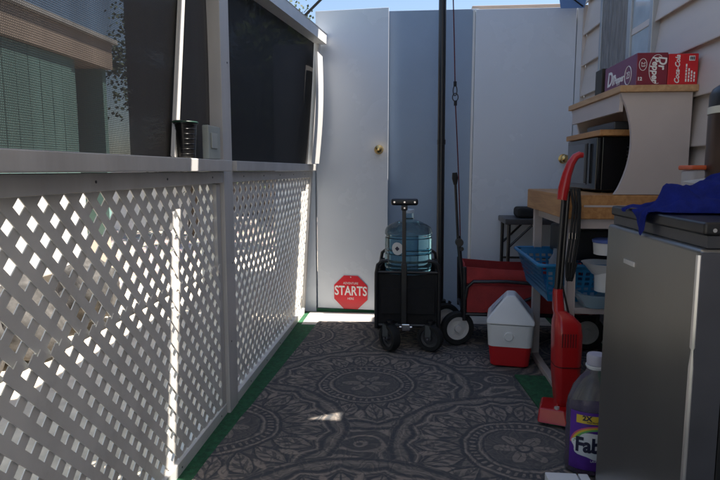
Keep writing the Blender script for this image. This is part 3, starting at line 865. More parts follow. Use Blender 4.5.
part('lid_sidelit_patch', cooler_rot(bm), mat('sidelit_pale_blue', (.50, .60, .70), .3, var=.2, scale=30), cl_)  # pale blue patches painted on the slopes for their side-lit tone

# ------------------------------------------------------------------ kitchen cart
cart = thing('kitchen_cart', 'white kitchen cart with thick butcher block top along the house wall', 'cart', (.85, 2.75, gz))
CX0, CX1, CY0, CY1 = .605, 1.075, 2.37, 3.12
bm = NB(); box(bm, CX0, CX1, CY0, CY1, .805, .902, .006); part('top', bm, BLOCK, cart)
bm = NB(); box(bm, CX0+.075, CX1-.02, CY0-.002, CY0+.004, .853, .861); part('edge_strip', bm, LAMW, cart)
bm = NB(); box(bm, CX0+.04, CX1-.01, CY0+.02, CY1-.05, .765, .8045, .002); part('apron', bm, LAMW, cart)
for (lx, ly, bx, by) in ((.645, 2.41, .655, 2.40), (.645, 3.04, .655, 3.045), (1.045, 2.41, 1.045, 2.40), (1.045, 3.04, 1.045, 3.045)):
    bm = NB(); bar(bm, (bx, by, gz+.02), (lx, ly, .8045), .034, .030, .003, up=(0, 1, 0)); part('leg', bm, LAMW, cart)
for x in (.655, 1.045):
    bm = NB(); box(bm, x-.016, x+.016, 2.36, 3.06, gz, gz+.030, .003); part('foot_bar', bm, LAMW, cart)
bm = NB(); box(bm, .665, 1.03, 2.385, 3.05, .415, .440, .003); part('shelf', bm, LAMW, cart)
# hutch on the cart
hut = thing('hutch', 'white hutch with curved sides and wood edged top on the cart', 'hutch', (.95, 2.75, .9025))
def side_poly(xf, xb, z0, z1):
    pts = [(xb, z0), (xb, z1), (xf, z1)]
    for k in range(1, 16):
        t = k/16; z = z1-(z1-z0)*t
        pts.append((xf + .052*math.sin(PI*min(1, max(0, (t-.02))/.98))**.8 - .006*t, z))
    pts.append((xf-.006, z0)); return pts
for ya, yb in ((2.372, 2.390), (3.06, 3.078)):
    bm = NB(); prism(bm, side_poly(.80, 1.066, .9035, 1.296), 'y', ya, yb); part('side_panel', bm, LAMW, hut)
bm = NB(); box(bm, .79, 1.078, 2.352, 3.10, 1.2965, 1.322, .003); part('top', bm, TRIMW, hut)
bm = NB(); box(bm, .802, .818, 2.391, 3.0595, 1.225, 1.296, .002); part('front_rail', bm, LAMW, hut)
bm = NB(); box(bm, 1.050, 1.066, 2.391, 3.0595, .9035, 1.296); part('back_panel', bm, LAMW, hut)
# microwave
mw = thing('microwave', 'black microwave oven standing inside the hutch', 'microwave', (.9, 2.66, .9025))
bm = NB(); box(bm, .80, 1.04, 2.56, 3.02, .912, 1.140, .004); part('body', bm, GLOSSK, mw)
bm = NB(); box(bm, .776, .799, 2.56, 3.02, .914, 1.138, .004); d = part('door', bm, GLOSSK, mw)
bm = NB(); box(bm, .7735, .7765, 2.685, 3.005, .935, 1.118, .002); part('window', bm, GLASSB, d)
bm = NB(); box(bm, .758, .770, 2.660, 2.675, .94, 1.115, .004); part('handle', bm, DGREY, d)
bm = NB()
for k in range(9): box(bm, .90+.0, .985, 2.5575, 2.5605, .965+.016*k, .969+.016*k)
part('vent', bm, DGREY, mw)
bm = NB()
for xx in (.83, 1.0):
    for yy in (2.6, 2.97): cyl(bm, (xx, yy, .9025), (xx, yy, .913), .012, seg=12)
islands('foot', bm, RUBBER, mw)
bm = NB(); box(bm, .768, 1.04, 2.50, 3.03, 1.1405, 1.165, .003)
solo('cutting_board', bm, BLOCK, 'wooden board lying on top of the microwave', 'board', (.9, 2.7, 1.1405))
bm = NB(); box(bm, .83, 1.03, 2.52, 2.90, 1.1655, 1.20, .006)
solo('baking_tray', bm, DGREY, 'dark grey tray on the wooden board in the hutch', 'tray', (.93, 2.7, 1.1655))

# soda cartons on the hutch
def carton(label, xa, xb, ya, yb, z0, z1, msides):
    t = thing('soda_carton', label, 'carton', ((xa+xb)/2, (ya+yb)/2, z0))
    bm = NB(); box(bm, xa, xb, ya, yb, z0, z1, .003)
    bm.faces.ensure_lookup_table()
    for f in bm.faces:
        c = f.calc_center_median()
        if c.x < xa+.002: f.material_index = 1
    o = part('box', bm, msides, t)
    return t
ZT = 1.3225
dp = carton('maroon soda carton with white script on the hutch, left of the bright red one', .852, .968, 2.372, 2.74, ZT, ZT+.122, [MAROON, PLUM])
S_ = (.910, 2.3705, ZT+.061)
# end face: text reads downwards (rotated clockwise): right=(0,0,-1), up=(1,0,0)
text(dp, 'Dr', .042, INKW, (.946, 2.3712, ZT+.084), (0, 0, -1), (1, 0, 0), bold=.001, shear=.15)
text(dp, 'Pepper', .034, INKW, (.921, 2.3712, ZT+.058), (0, 0, -1), (1, 0, 0), bold=.001, shear=.15)
bm = NB(); tube(bm, [(.876+.014*math.cos(a), 2.3715, ZT+.078+.022*math.sin(a)) for a in [2*PI*k/24 for k in range(25)]], .0011, 5); part('emblem', bm, INKW, dp)
text(dp, '23', .020, INKW, (.876, 2.3712, ZT+.078), (0, 0, -1), (1, 0, 0))
text(dp, '12', .018, INKW, (.866, 2.3712, ZT+.024), (1, 0, 0), (0, 0, 1), bold=.0006)
bm = NB(); tube(bm, [(.929+.030*math.cos(a), 2.3715, ZT+.060+.054*math.sin(a)) for a in [R_(60)+R_(300)*k/24 for k in range(19)]], .0011, 5); part('emblem', bm, INKW, dp)
text(dp, 'Dr', .085, INKW, (.8512, 2.655, ZT+.062), (0, -1, 0), (0, 0, 1), bold=.0015, shear=.2)
text(dp, 'Pepper', .040, INKW, (.8512, 2.56, ZT+.050), (0, -1, 0), (0, 0, 1), bold=.001, shear=.2)
bm = NB(); tube(bm, [(.851, 2.455+.036*math.cos(a), ZT+.050+.036*math.sin(a)) for a in [2*PI*k/28 for k in range(29)]], .0015, 5); part('emblem', bm, INKW, dp)
text(dp, '23', .038, INKW, (.8512, 2.455, ZT+.050), (0, -1, 0), (0, 0, 1))
ck = carton('bright red soda carton with white script at the wall end of the hutch', .9695, 1.080, 2.374, 2.74, ZT, ZT+.117, [COKER, COKER])
text(ck, 'Coca-Cola', .0245, INKW, (1.004, 2.3731, ZT+.058), (0, 0, 1), (-1, 0, 0), bold=.0006, shear=.3)
bm = NB(); box(bm, 1.045, 1.066, 2.3725, 2.3745, ZT+.090, ZT+.108); pn = part('panel', bm, INKW, ck)
bm = NB()
for k in range(3): box(bm, 1.048+.006*k, 1.052+.006*k, 2.3715, 2.3722, ZT+.093, ZT+.105)
part('marks', bm, INKD, pn)
bm = NB()
for k in range(4):
    zz = ZT+.012
    while zz < ZT+.070-.008*k:
        l = random.uniform(.004, .012); box(bm, 1.034+.010*k, 1.039+.010*k, 2.3728, 2.3738, zz, zz+l); zz += l+.003
part('small_print', bm, INKW, ck)
bm = NB(); box(bm, .846, .93, 2.765, 2.86, ZT, ZT+.130, .003)
bx = solo('dark_box', bm, mat('dark_carton', (.022, .018, .012), .5, var=.4), 'small black box behind the maroon carton on the hutch', 'box', (.89, 2.81, ZT))
# blue basket with things on the shelf
bk = thing('basket', 'blue plastic basket with pierced sides on the cart shelf', 'basket', (.74, 2.72, .4405))
bm = NB()
bx0, bx1, by0, by1, bz0, bz1 = .585, .86, 2.50, 2.98, .445, .60
def pierced(bm, fmap, nu, nv, inner=.62, th=.003, nrm=(1, 0, 0)):
    nr = Vector(nrm)*th
    for i in range(nu):
        for j in range(nv):
            u0, u1, v0, v1 = i/nu, (i+1)/nu, j/nv, (j+1)/nv
            if j in (0, nv-1) : f = 0
            else: f = inner
            cu, cv = (u0+u1)/2, (v0+v1)/2
            O = [(u0, v0), (u1, v0), (u1, v1), (u0, v1)]; I = [(cu+(a-cu)*f, cv+(b-cv)*f) for a, b in O]
            for s in (0, 1):
                ov = [bm.verts.new(fmap(*p)+nr*s) for p in O]
                if f == 0: bm.faces.new(ov); continue
                iv = [bm.verts.new(fmap(*p)+nr*s) for p in I]
                for k in range(4): bm.faces.new((ov[k], ov[(k+1) % 4], iv[(k+1) % 4], iv[k]))
tp = .045
def side(a, b, out):
    a, b, o = Vector(a), Vector(b), Vector(out)
    def f(u, v):
        p = a.lerp(b, u); return Vector((p.x, p.y, bz0+(bz1-bz0)*v)) + o*tp*v + (b-a)*(u-.5)*.16*v
    return f
pierced(bm, side((bx0, by0, 0), (bx0, by1, 0), (-1, 0, 0)), 16, 7)
pierced(bm, side((bx1, by0, 0), (bx1, by1, 0), (1, 0, 0)), 16, 7)
pierced(bm, side((bx0, by0, 0), (bx1, by0, 0), (0, -1, 0)), 10, 7, nrm=(0, 1, 0))
pierced(bm, side((bx0, by1, 0), (bx1, by1, 0), (0, 1, 0)), 10, 7, nrm=(0, 1, 0))
box(bm, bx0, bx1, by0, by1, .4405, .4455)
part('body', bm, BLUEP, bk, smooth=0)
bm = NB(); ex = tp+.008
tube(bm, [(p[0], p[1], bz1+.002) for p in (lambda q: q+[q[0]])(rbox(bx0-ex, bx1+ex, by0-ex, by1+ex, .03))], .0085, 8); part('rim', bm, BLUEP, bk)
g_ = 'containers stacked on the cart shelf'
bm = NB(); lathe(bm, [(.052, 0), (.060, .004), (.088, .045), (.095, .060), (.092, .060), (.084, .045), (.05, .006)], (.76, 2.42, .4405), 28)
solo('bowl', bm, glassy('bowl_blue', (.62, .80, .90), .1, .7, 1.4), 'pale blue clear bowl at the front of the cart shelf', 'bowl', (.76, 2.42, .4405))
bm = NB(); lathe(bm, [(.038, 0), (.045, .003), (.048, .085), (.050, .085), (.050, .095), (.04, .097)], (.800, 2.43, .502), 24)
solo('tub', bm, WHITEP, 'off white tub stacked in the pale blue bowl', 'tub', (.80, 2.43, .502), g_)
bm = NB(); lathe(bm, [(.035, 0), (.045, .004), (.085, .05), (.088, .052), (.083, .05), (.04, .006)], (.79, 2.44, .57), 28)
solo('dish', bm, WHITEP, 'white dish resting upon the off white tub', 'dish', (.79, 2.44, .57), g_)
tb = thing('tub', 'white tub with blue lid at the top of the shelf stack', 'tub', (.795, 2.44, .654), g_)
bm = NB(); lathe(bm, [(.04, 0), (.046, .002), (.050, .05)], (.795, 2.44, .654), 24); part('body', bm, WHITEP, tb)
bm = NB(); lathe(bm, [(.053, .0505), (.054, .062), (.045, .066)], (.795, 2.44, .654), 24); part('lid', bm, mat('lid_blue', (.08, .14, .45), .4), tb)
bm = NB(); lathe(bm, [(.03, 0), (.032, .01), (.032, .12), (.014, .15), (.014, .175)], (.70, 2.86, .446), 20)
solo('bottle', bm, mat('grey_bottle', (.30, .31, .33), .35), 'small grey bottle standing in the blue basket', 'bottle', (.70, 2.86, .446))

# folding table behind the cart
ft = thing('folding_table', 'low dark grey folding table behind the kitchen cart', 'table', (.82, 3.6, gz))
bm = NB(); box(bm, .575, 1.065, 3.62, 3.93, .665, .70, .006); part('top', bm, DGREY, ft)
for yy in (3.64, 3.90):
    for xx in (.60, 1.04):
        bm = NB(); cyl(bm, (xx, yy, gz), (xx, yy, .665), .011, seg=10); part('leg', bm, BLACKM, ft)
for yy in (3.64, 3.90):
    bm = NB()
    tube(bm, [(.60, yy, .52), (.74, yy, .66)], .007, 8); tube(bm, [(1.04, yy, .52), (.9, yy, .66)], .007, 8); tube(bm, [(.60, yy, .42), (1.04, yy, .42)], .007, 8)
    islands('brace', bm, BLACKM, ft)
bm = NB(); box(bm, .66, .84, 3.68, 3.86, .701, .765, .02, 3)
solo('black_bag', bm, BLACKF, 'black padded bag lying on the folding table', 'bag', (.74, 3.76, .701))
bm = NB(); box(bm, .70, 1.03, 2.62, 3.0, .60, .735, .01)
cr = thing('crate', 'black storage crate under the butcher block of the cart', 'crate', (.87, 2.8, .602))
part('body', bm, BLACKP, cr)

# ------------------------------------------------------------------ red stick vacuum
vc = thing('stick_vacuum', 'bright red upright stick vacuum leaning on the kitchen cart', 'vacuum', (.60, 2.3, .026))
def vbody(secs):
    bm = NB(); rings = []
    for (x, y, z, hx, hy) in secs:
        rings.append([bm.verts.new((x+p[0], y+p[1], z)) for p in rbox(-hx, hx, -hy, hy, min(hx, hy)*.55, 4)])
    m = len(rings[0])
    for i in range(len(rings)-1):
        for k in range(m): bm.faces.new((rings[i][k], rings[i][(k+1) % m], rings[i+1][(k+1) % m], rings[i+1][k]))
    bm.faces.new(rings[0][::-1]); bm.faces.new(rings[-1])
    for v in bm.verts: v.co.x = .606 + (v.co.x-.606)*(.86 if v.co.z > .2 else .86-.12*(.2-v.co.z)/.13)
    return bm
bm = vbody([(.608, 2.285, .072, .032, .035), (.610, 2.285, .095, .044, .048), (.616, 2.287, .20, .058, .056), (.615, 2.29, .36, .062, .058), (.612, 2.292, .405, .058, .052), (.600, 2.295, .432, .040, .040), (.577, 2.30, .452, .024, .026), (.571, 2.302, .52, .020, .022), (.572, 2.302, .535, .018, .020)])
part('body', bm, REDP, vc)
bm = NB()
for k in range(6): box(bm, .582+.010*k, .587+.010*k, 2.2325-.0012, 2.236, .318, .372, .001)
part('vent', bm, mat('dark_red', (.12, .004, .006), .5), vc)
bm = vbody([(.6165, 2.2875, .236, .0602, .0582), (.6165, 2.2875, .240, .0604, .0584)]); part('seam', bm, mat('seam_dark', (.05, .004, .005), .5), vc)
bm = NB(); prism(bm, [(.492, 2.20), (.600, 2.160), (.655, 2.24), (.645, 2.345), (.535, 2.365)], 'z', .027, .075, .008)
for v in bm.verts:
    k = (v.co.z-.027)/.048; v.co.x += (.57-v.co.x)*.18*k; v.co.y += (2.31-v.co.y)*.30*k
prism(bm, [(.58, 2.25), (.635, 2.25), (.635, 2.315), (.58, 2.315)], 'z', .061, .082, .004)
part('nozzle', bm, REDP, vc)
bm = NB(); cyl(bm, (.572, 2.225, .070), (.572, 2.226, .083), .011, .009, 14); part('button', bm, mat('button_grey', (.4, .38, .38), .4), vc)
bm = NB()
tube(bm, [(.570, 2.302, .53), (.585, 2.305, .92)], .0085, 10); tube(bm, [(.588, 2.310, .53), (.603, 2.312, .92)], .0085, 10)
part('stick', bm, BLACKM, vc)
bm = NB()
prof = [(.578, .885), (.583, .93), (.592, .98), (.606, 1.025), (.622, 1.05), (.640, 1.060)]
tube(bm, [(x, 2.305, z) for x, z in prof], [.019, .021, .018, .016, .014, .012], 14)
tube(bm, [(.630, 2.305, 1.056), (.650, 2.305, 1.056)], [.013, .010], 12)
part('handle', bm, REDP, vc)
bm = NB()
for dx, r in ((0, .0055), (.012, .0045), (.024, .0055), (.032, .0035)):
    pts = [(.606+dx, 2.29, .93), (.618+dx*.8, 2.285, .86), (.612+dx, 2.285, .75), (.600+dx, 2.285, .64), (.606+dx*.6, 2.29, .57), (.614+dx, 2.292, .66)]
    q = []
    for i in range(len(pts)-1):
        for k in range(5):
            q.append(Vector(pts[i]).lerp(Vector(pts[i+1]), k/5))
    tube(bm, q, r, 8)
part('cord', bm, RUBBER, vc)
bm = NB()
for dx in (.0, .012, .024): box(bm, .603+dx, .611+dx, 2.277, 2.285, .735, .76, .001)
islands('cord_clip', bm, CHROME, vc)
bm = NB(); tube(bm, [(.592, 2.30, .55), (.620, 2.30, .44), (.628, 2.30, .40)], .004, 8); part('wire', bm, BLACKP, vc)

# ------------------------------------------------------------------ mini fridge
fr = thing('mini_fridge', 'stainless steel mini fridge with black body in right foreground', 'fridge', (.8, 1.4, gz))
FY0, FY1 = 1.135, 1.655
bm = NB(); box(bm, .602, 1.06, FY0+.004, FY1-.004, gz+.02, .874, .005); part('body', bm, BLACKP, fr)
bm = NB(); box(bm, .541, .598, FY0, FY1, gz+.03, .852, .010, 4)
bm.faces.ensure_lookup_table()
door = part('door', bm, STEEL, fr)
bm = NB(); box(bm, .5985, .6018, FY0+.008, FY1-.008, gz+.04, .85); part('gasket', bm, RUBBER, door)
bm = NB(); box(bm, .5435, .5980, FY0-.0025, FY0+.004, gz+.05, .845, .002); part('door_edge', bm, mat('door_edge_grey', (.10, .10, .115), .35, metal=.5), door)
bm = NB(); tube(bm, [(.5425, FY0+.003, z) for z in (.10, .30, .62, .655, .66, .70, .84)], [.0055, .006, .006, .003, .006, .006, .0055], 8)
part('handle', bm, STEELE, door)
bm = NB(); box(bm, .5385, .542, 1.445, 1.515, .765, .777, .001); part('badge', bm, BOTTLEG, door)
bm = NB(); box(bm, .548, 1.06, FY0+.002, FY1-.002, .8765, .902, .006, 3); part('top', bm, BLACKP, fr)
bm = NB(); box(bm, .556, .600, FY0+.004, FY1-.004, .853, .876); part('trim', bm, DGREY, fr)
bm = NB(); cyl(bm, (.566, FY0-.001, .887), (.566, FY0+.004, .887), .004, seg=10); part('screw', bm, CHROME, fr)
bm = NB()
for yy in (FY0+.05, FY1-.05):
    for xx in (.63, 1.02): cyl(bm, (xx, yy, gz), (xx, yy, gz+.021), .018, seg=14)
islands('foot', bm, RUBBER, fr)
# blue cloth draped on it
bm = NB(); n = 44; g = {}
from mathutils import noise
for i in range(n+1):
    for j in range(n+1):
        s, t = i/n, j/n
        edge = .03*noise.noise((s*4, t*4, 3.3))
        x = .548 + .31*s + edge; y = 1.30 + .22*t + .04*noise.noise((s*3, t*3, 8.1)) + .03*(1-s)
        x -= .05*math.exp(-((t-.35)/.16)**2)*(1-s)
        inner = min(1, 4*min(s*1.1, 1-s, t, 1-t))
        hump = .082*math.exp(-((s-.66)**2/.06+(t-.55)**2/.14)) + .034*math.exp(-((s-.30)**2/.02+(t-.45)**2/.12))
        f = abs(noise.noise((s*5.5+t*2, t*5-s*2, 1.7)))*.044 + abs(noise.noise((s*12, t*11, 5.7)))*.014
        z = .905 + inner*(hump+f) + .002
        if x < .545:
            over = .545-x; z = .906 - over*1.2 + .004*noise.noise((s*9, t*9, 2)); x = .5405 - .010*abs(noise.noise((t*8, s*3, 4.2))) - .003
        g[i, j] = bm.verts.new((x, y, z))
for i in range(n):
    for j in range(n): bm.faces.new((g[i, j], g[i+1, j], g[i+1, j+1], g[i, j+1]))
bmesh.ops.solidify(bm, geom=bm.faces[:], thickness=.003)
solo('cloth', bm, BLUEC, 'crumpled royal blue cloth draped over the mini fridge top', 'cloth', (.68, 1.36, .905), smooth=80)
# bronze coffee maker
kc = (.862, 1.56, .9025)
km = thing('coffee_maker', 'bronze cylindrical coffee maker with black panel on the fridge', 'coffee maker', kc)
bm = NB(); lathe(bm, [(.108, 0), (.110, .004), (.110, .238)], kc, 40); part('body', bm, BRONZE, km)
bm = NB(); lathe(bm, [(.112, .2385), (.112, .256)], kc, 40); part('band', bm, CREAM, km)
bm = NB(); lathe(bm, [(.110, .2565), (.110, .286), (.104, .302), (.090, .312), (.05, .316)], kc, 40); part('lid', bm, BLACKP, km)
pa = R_(-148)
def on_cyl(u, v, lift): 
    a = pa+u/.110; return Vector(kc)+Vector(((.110+lift)*math.cos(a), (.110+lift)*math.sin(a), v))
def cyl_patch(u0, u1, v0, v1, rad, lift):
    bm = NB(); o = rbox(u0, u1, v0, v1, rad, 6); cu, cv = (u0+u1)/2, (v0+v1)/2
    c = bm.verts.new(on_cyl(cu, cv, lift)); P_ = [bm.verts.new(on_cyl(p[0], p[1], lift)) for p in o]
    Q_ = [bm.verts.new(on_cyl(cu+(p[0]-cu)*.5, cv+(p[1]-cv)*.5, lift)) for p in o]
    B_ = [bm.verts.new(on_cyl(p[0], p[1], -.002)) for p in o]
    m = len(o)
    for k in range(m):
        bm.faces.new((c, Q_[k], Q_[(k+1) % m])); bm.faces.new((Q_[k], P_[k], P_[(k+1) % m], Q_[(k+1) % m])); bm.faces.new((P_[k], B_[k], B_[(k+1) % m], P_[(k+1) % m]))
    return bm
cp = part('bezel', cyl_patch(-.017, .017, .095, .215, .014, .0025), STEELE, km)
cp2 = part('control_panel', cyl_patch(-.0135, .0135, .099, .211, .011, .0045), BLACKP, km)
for k in range(4):
    bm = cyl_patch(-.006, .006, .113+.025*k, .121+.025*k, .003, .006); part('button', bm, INKW, cp2)
# orange lidded container + knife
ct = thing('food_container', 'clear food container with orange lid beside the coffee maker', 'container', (.76, 1.615, .9025))
bm = NB(); box(bm, .722, .80, 1.58, 1.65, .9025, .999, .008); part('body', bm, CLEAR, ct)
bm = NB(); box(bm, .717, .805, 1.575, 1.655, .9995, 1.012, .004); part('lid', bm, ORANGE, ct)
kn = thing('knife', 'wide pale blade pointing left above the blue cloth', 'knife', (.74, 1.46, .965))
bm = NB(); prism(bm, [(.655, .972), (.725, .983), (.728, .962), (.70, .964)], 'y', 1.480, 1.483); part('blade', bm, mat('pale_blade', (.66, .66, .64), .35, var=.05), kn)
bm = NB(); bar(bm, (.722, 1.4815, .974), (.79, 1.4815, .986), .012, .02, .003); part('handle', bm, BLACKP, kn)

# ------------------------------------------------------------------ purple cleaner bottle
BC = (.602, 1.88, gz)
cb = thing('cleaner_bottle', 'large clear bottle of purple cleaner with white cap beside the fridge', 'bottle', BC)
prof = [(.060, 0), (.072, .004), (.076, .02), (.0755, .06), (.073, .07), (.0755, .08), (.0755, .14), (.073, .15), (.0755, .16), (.0755, .215), (.072, .245), (.060, .285), (.042, .315), (.030, .330), (.026, .340), (.026, .352)]
bm = NB(); lathe(bm, prof, BC, 36, sx=1.16, sy=.8); part('body', bm, CLEAR, cb)
bm = NB(); lathe(bm, [(r-.004, max(.004, z)) for r, z in prof if z < .22], BC, 36, sx=1.16, sy=.8); part('liquid', bm, PURPLE_LIQ, cb)
bm = NB(); lathe(bm, [(.029, .345), (.029, .350), (.033, .352), (.033, .357), (.025, .358)], BC, 28); part('neck_ring', bm, WHITEP, cb)
bm = NB(); lathe(bm, [(.030, .359), (.031, .385), (.028, .392), (.01, .393)], BC, 28); part('cap', bm, mat('cap_lavender', (.45, .44, .52), .4), cb)
# label: front patch on the ellipse
def ell(u, v, lift=.0015):
    a = R_(-95)+u; return Vector(BC)+Vector(((.0758*1.16+lift)*math.cos(a), (.0758*.8+lift)*math.sin(a), v))
def ell_patch(u0, u1, v0, v1, lift, nu=20):
    bm = NB(); vs = []
    for i in range(nu+1):
        u = u0+(u1-u0)*i/nu; vs.append((bm.verts.new(ell(u, v0, lift)), bm.verts.new(ell(u, v1, lift))))
    for i in range(nu): bm.faces.new((vs[i][0], vs[i+1][0], vs[i+1][1], vs[i][1]))
    return bm
lab = part('label', ell_patch(-1.05, 1.05, .022, .215, .0012), LABELP, cb)
part('banner', ell_patch(-.75, .9, .178, .205, .0022), LABELY, lab)
def ell_text(body, size, m, u0, v, sx=1.0, lift=.003, bold=0.0, shear=0.0):
    o = text(lab, body, size, m, (0, 0, 0), (1, 0, 0), (0, 1, 0), bold=bold, shear=shear, sx=sx)
    for vt in o.data.vertices:
        q = vt.co + OFF[lab]
        p = ell(u0 + q.x/.082, v+q.y, lift + q.z); vt.co = p - OFF[lab]
    return o
ell_text('2X', .022, INKD, -.35, .1955, bold=.0008)
ell_text('MAS FRAGANCIA', .007, INKD, -.02, .1835)
bm = NB()
cx_, cz_ = .10, .098
def arc(r, w, lift, m, nm):
    bm = NB(); vs = []
    for k in range(25):
        a = R_(8+164*k/24)
        vs.append((bm.verts.new(ell(cx_+r*math.cos(a)/.070*1.0, cz_+r*.95*math.sin(a), lift)), bm.verts.new(ell(cx_+(r+w)*math.cos(a)/.070, cz_+(r+w)*.95*math.sin(a), lift))))
    for k in range(24): bm.faces.new((vs[k][0], vs[k+1][0], vs[k+1][1], vs[k][1]))
    part(nm, bm, m, lab)
arc(.068, .006, .0024, LABELY, 'rainbow'); arc(.074, .005, .0025, INKP, 'rainbow'); arc(.062, .006, .0026, INKG, 'rainbow')
# white cloud behind the lettering
bm = NB(); rg = []
for q in (.02, .2, .4, .6, .8, 1):
    ring = []
    for k in range(40):
        a = 2*PI*k/40; rr = q*(1+.07*math.sin(7*a))
        ring.append(bm.verts.new(ell(cx_-.02+.98*rr*math.cos(a), .105+.044*rr*math.sin(a), .0030)))
    rg.append(ring)
for i in range(5):
    for k in range(40): bm.faces.new((rg[i][k], rg[i+1][k], rg[i+1][(k+1) % 40], rg[i][(k+1) % 40]))
bm.faces.new(rg[0])
part('cloud', bm, LABELW, lab)
ell_text('Fabuloso', .066, INKD, .42, .105, sx=.80, lift=.0044, bold=.0024)
ell_text('LAVANDA', .010, INKW, .10, .055, lift=.003)

# white box in front of it
wb = thing('white_box', 'low white box on the rug in front of the cleaner bottle', 'box', (.465, 1.5, gz))
bm = NB(); box(bm, .408, .500, 1.36, 1.695, gz, .096, .003); part('box', bm, WHITEP, wb)
bm = NB(); box(bm, .5045, .533, 1.36, 1.695, gz, .0955, .003); part('flap', bm, WHITEP, wb)

# ------------------------------------------------------------------ beyond the fence
nb = thing('neighbour_house', 'green neighbouring house with beige fascia beyond the fence', 'house', (-4.5, 3, 0))
bm = NB()
for k in range(60):
    y = -3.5+.158*k
    if y+.155 > 5.50: break
    box(bm, -3.212, -3.2, y, y+.152, .35, 2.035, .003)
box(bm, -7.5, -3.213, -3.5, 5.42, .30, 2.04); box(bm, -7.5, -4.4, 5.421, 6.0, .30, 2.04); box(bm, -4.39, -3.22, 5.93, 6.0, .30, 2.04)  # recess added at the far end so that stretch falls in shade
part('wall', bm, GREENW, nb)
bm = NB(); box(bm, -7.6, -3.15, -3.6, 6.02, 2.042, 2.30, .004); part('fascia', bm, BEIGE, nb)
bm = NB(); box(bm, -7.7, -3.10, -3.7, 6.06, 2.302, 2.345, .004); part('roof', bm, ROOFM, nb)
bm = NB(); box(bm, -7.5, -3.23, -3.45, 5.95, 0, .299); part('skirting', bm, BEIGE, nb)
bm = NB(); box(bm, -3.05, -2.45, 1.6, 4.2, .28, .93, .03)
solo('storage_bench', bm, WHITE, 'long white storage bench against the green house wall', 'bench', (-2.75, 3.6, .28))
bm = NB()
for yy in (1.75, 2.9, 4.05): box(bm, -3.0, -2.5, yy-.05, yy+.05, 0, .279)
islands('leg', bm, WHITE, bpy.data.objects['storage_bench'])
def rock(c, s, sd):
    bm = NB(); bmesh.ops.create_icosphere(bm, subdivisions=4, radius=1)
    for v in bm.verts:
        d = 1+.28*noise.noise(v.co*1.3+Vector((sd, 0, 0)))+.08*noise.noise(v.co*5+Vector((sd, 3, 0)))
        v.co = Vector((v.co.x*s[0]*d, v.co.y*s[1]*d, max(-.5, v.co.z)*s[2]*d)) + Vector(c)
    return bm
rk = [('low dark boulder nearest the camera beyond the lattice', (-2.0, 2.2, .2), (.22, .28, .26)), ('round dark boulder at the middle of the row beyond the lattice', (-2.05, 2.85, .18), (.2, .27, .24)), ('wide dark boulder at the far end of the row beyond the lattice', (-2.05, 3.45, .2), (.2, .24, .25))]
for i, (lb_, c, s) in enumerate(rk): solo('boulder', rock(c, s, i*7.1), ROCK, lb_, 'boulder', (c[0], c[1], 0), 'boulders beyond the lattice', smooth=60)

def tree(label, base, h, crown, n, leafm, size, seed, group='trees beyond the yard'):
    rnd = random.Random(seed); b = Vector(base)
    t = thing('tree', label, 'tree', base, group)
    bm = NB()
    tube(bm, [b, b+Vector((.05, .03, h*.35)), b+Vector((-.04, .08, h*.65))], [h*.035, h*.026, h*.014], 10)
    limbs = []
    for k in range(9):
        a = rnd.uniform(0, 2*PI); s = b+Vector((0, .05, h*rnd.uniform(.3, .6)))
        e = s+Vector((math.cos(a)*crown[0]*.75, math.sin(a)*crown[0]*.75, h*rnd.uniform(.08, .32)))
        tube(bm, [s, s.lerp(e, .5)+Vector((0, 0, .1)), e], [h*.012, h*.008, h*.003], 6); limbs.append((s, e))
    part('trunk', bm, TRUNK, t)
    bm = NB(); cc = b+Vector((0, 0, h-crown[1]))
    clumps = [cc+Vector((rnd.gauss(0, .5)*crown[0], rnd.gauss(0, .5)*crown[0], rnd.uniform(-.9, .9)*crown[1])) for _ in range(26)]
    for i in range(n):
        c = rnd.choice(clumps)+Vector((rnd.gauss(0, 1), rnd.gauss(0, 1), rnd.gauss(0, .8)))*crown[0]*.17
        d = Vector((rnd.gauss(0, 1), rnd.gauss(0, 1), rnd.gauss(0, 1))).normalized(); e = d.orthogonal().normalized()*size*.5; d = d*size*rnd.uniform(.7, 1.4)
        bm.faces.new([bm.verts.new(p) for p in (c, c+d*.5+e, c+d, c+d*.5-e)])
    part('crown', bm, leafm, t, smooth=0)
tree('dark tree standing past the end of the green house', (-3.3, 8.6, 0), 3.4, (.95, 1.25), 14000, LEAFD, .05, 3)
tree('dark leafy tree in front of the brown shed', (-2.6, 10.2, 0), 3.8, (1.2, 1.4), 14000, LEAFD, .05, 5)
tree('pale green sunlit tree rising behind the end of the fence', (-1.45, 7.4, 0), 2.75, (.62, .65), 2600, LEAFL, .09, 8)
bm = NB(); box(bm, -5.6, -3.6, 9.2, 9.35, 0, 1.25, .01)
solo('block_wall', bm, WHITE, 'low white block wall between the dark trees', 'wall', (-4.6, 9.3, 0))
br = thing('brown_shed', 'dark brown shed seen through the dark screen', 'shed', (-2.2, 13, 0))
bm = NB(); box(bm, -5.4, -.6, 12.5, 15, 0, 2.3); part('wall', bm, BROWNW, br)
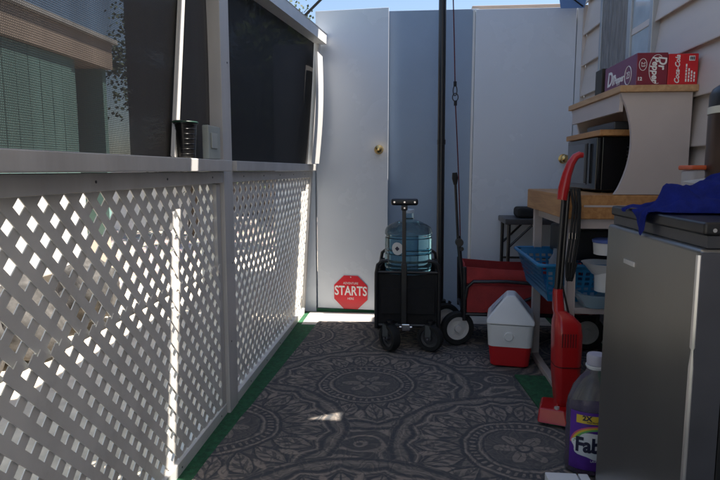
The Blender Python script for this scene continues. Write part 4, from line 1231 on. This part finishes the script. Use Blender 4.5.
bm = NB(); prism(bm, [(-5.7, 2.3), (-.3, 2.3), (-.6, 2.5), (-3.0, 3.0), (-5.4, 2.5)], 'y', 12.2, 15.2); part('roof', bm, BROWNW, br)

# ------------------------------------------------------------------ light, world, camera
D = Vector((-.5, -.03, -1)).normalized()
sun = bpy.data.lights.new('sun', 'SUN'); sun.energy = 4.8; sun.angle = R_(.53); sun.color = (1, .93, .83)
so_ = bpy.data.objects.new('sun', sun); COL.objects.link(so_); so_.rotation_euler = D.to_track_quat('-Z', 'Y').to_euler(); so_.location = (4, 0, 8)
w = bpy.data.worlds.new('World'); scene.world = w; w.use_nodes = True
N, L = w.node_tree.nodes, w.node_tree.links
bg = N.get('Background') or N.new('ShaderNodeBackground')
sky = N.new('ShaderNodeTexSky'); sky.sky_type = 'NISHITA'; sky.sun_disc = False
sky.sun_elevation = math.asin(-D.z); sky.sun_rotation = math.atan2(-D.x, -D.y); sky.altitude = 300; sky.air_density = 1.0; sky.dust_density = 1.2; sky.ozone_density = .6
L.new(sky.outputs[0], bg.inputs[0]); bg.inputs[1].default_value = .085
if not any(n.type == 'OUTPUT_WORLD' for n in N): N.new('ShaderNodeOutputWorld')
L.new(bg.outputs[0], [n for n in N if n.type == 'OUTPUT_WORLD'][0].inputs[0])

cam = bpy.data.cameras.new('camera'); co = bpy.data.objects.new('camera', cam); COL.objects.link(co)
cam.sensor_width = 36; cam.lens = 580/720*36; cam.clip_start = .02; cam.clip_end = 500
a, p = R_(5.1), R_(6.9)
f = Vector((-math.sin(a)*math.cos(p), math.cos(a)*math.cos(p), -math.sin(p)))
co.location = (0, 0, 1.0); co.rotation_euler = f.to_track_quat('-Z', 'Y').to_euler()
scene.camera = co
vs_ = scene.view_settings; vs_.view_transform = 'Standard'; vs_.look = 'None'; vs_.exposure = 1.35; vs_.gamma = 1; vs_.use_curve_mapping = False
scene.cycles.max_bounces = 10; scene.cycles.diffuse_bounces = 5; scene.cycles.transparent_max_bounces = 24; scene.cycles.use_denoising = True
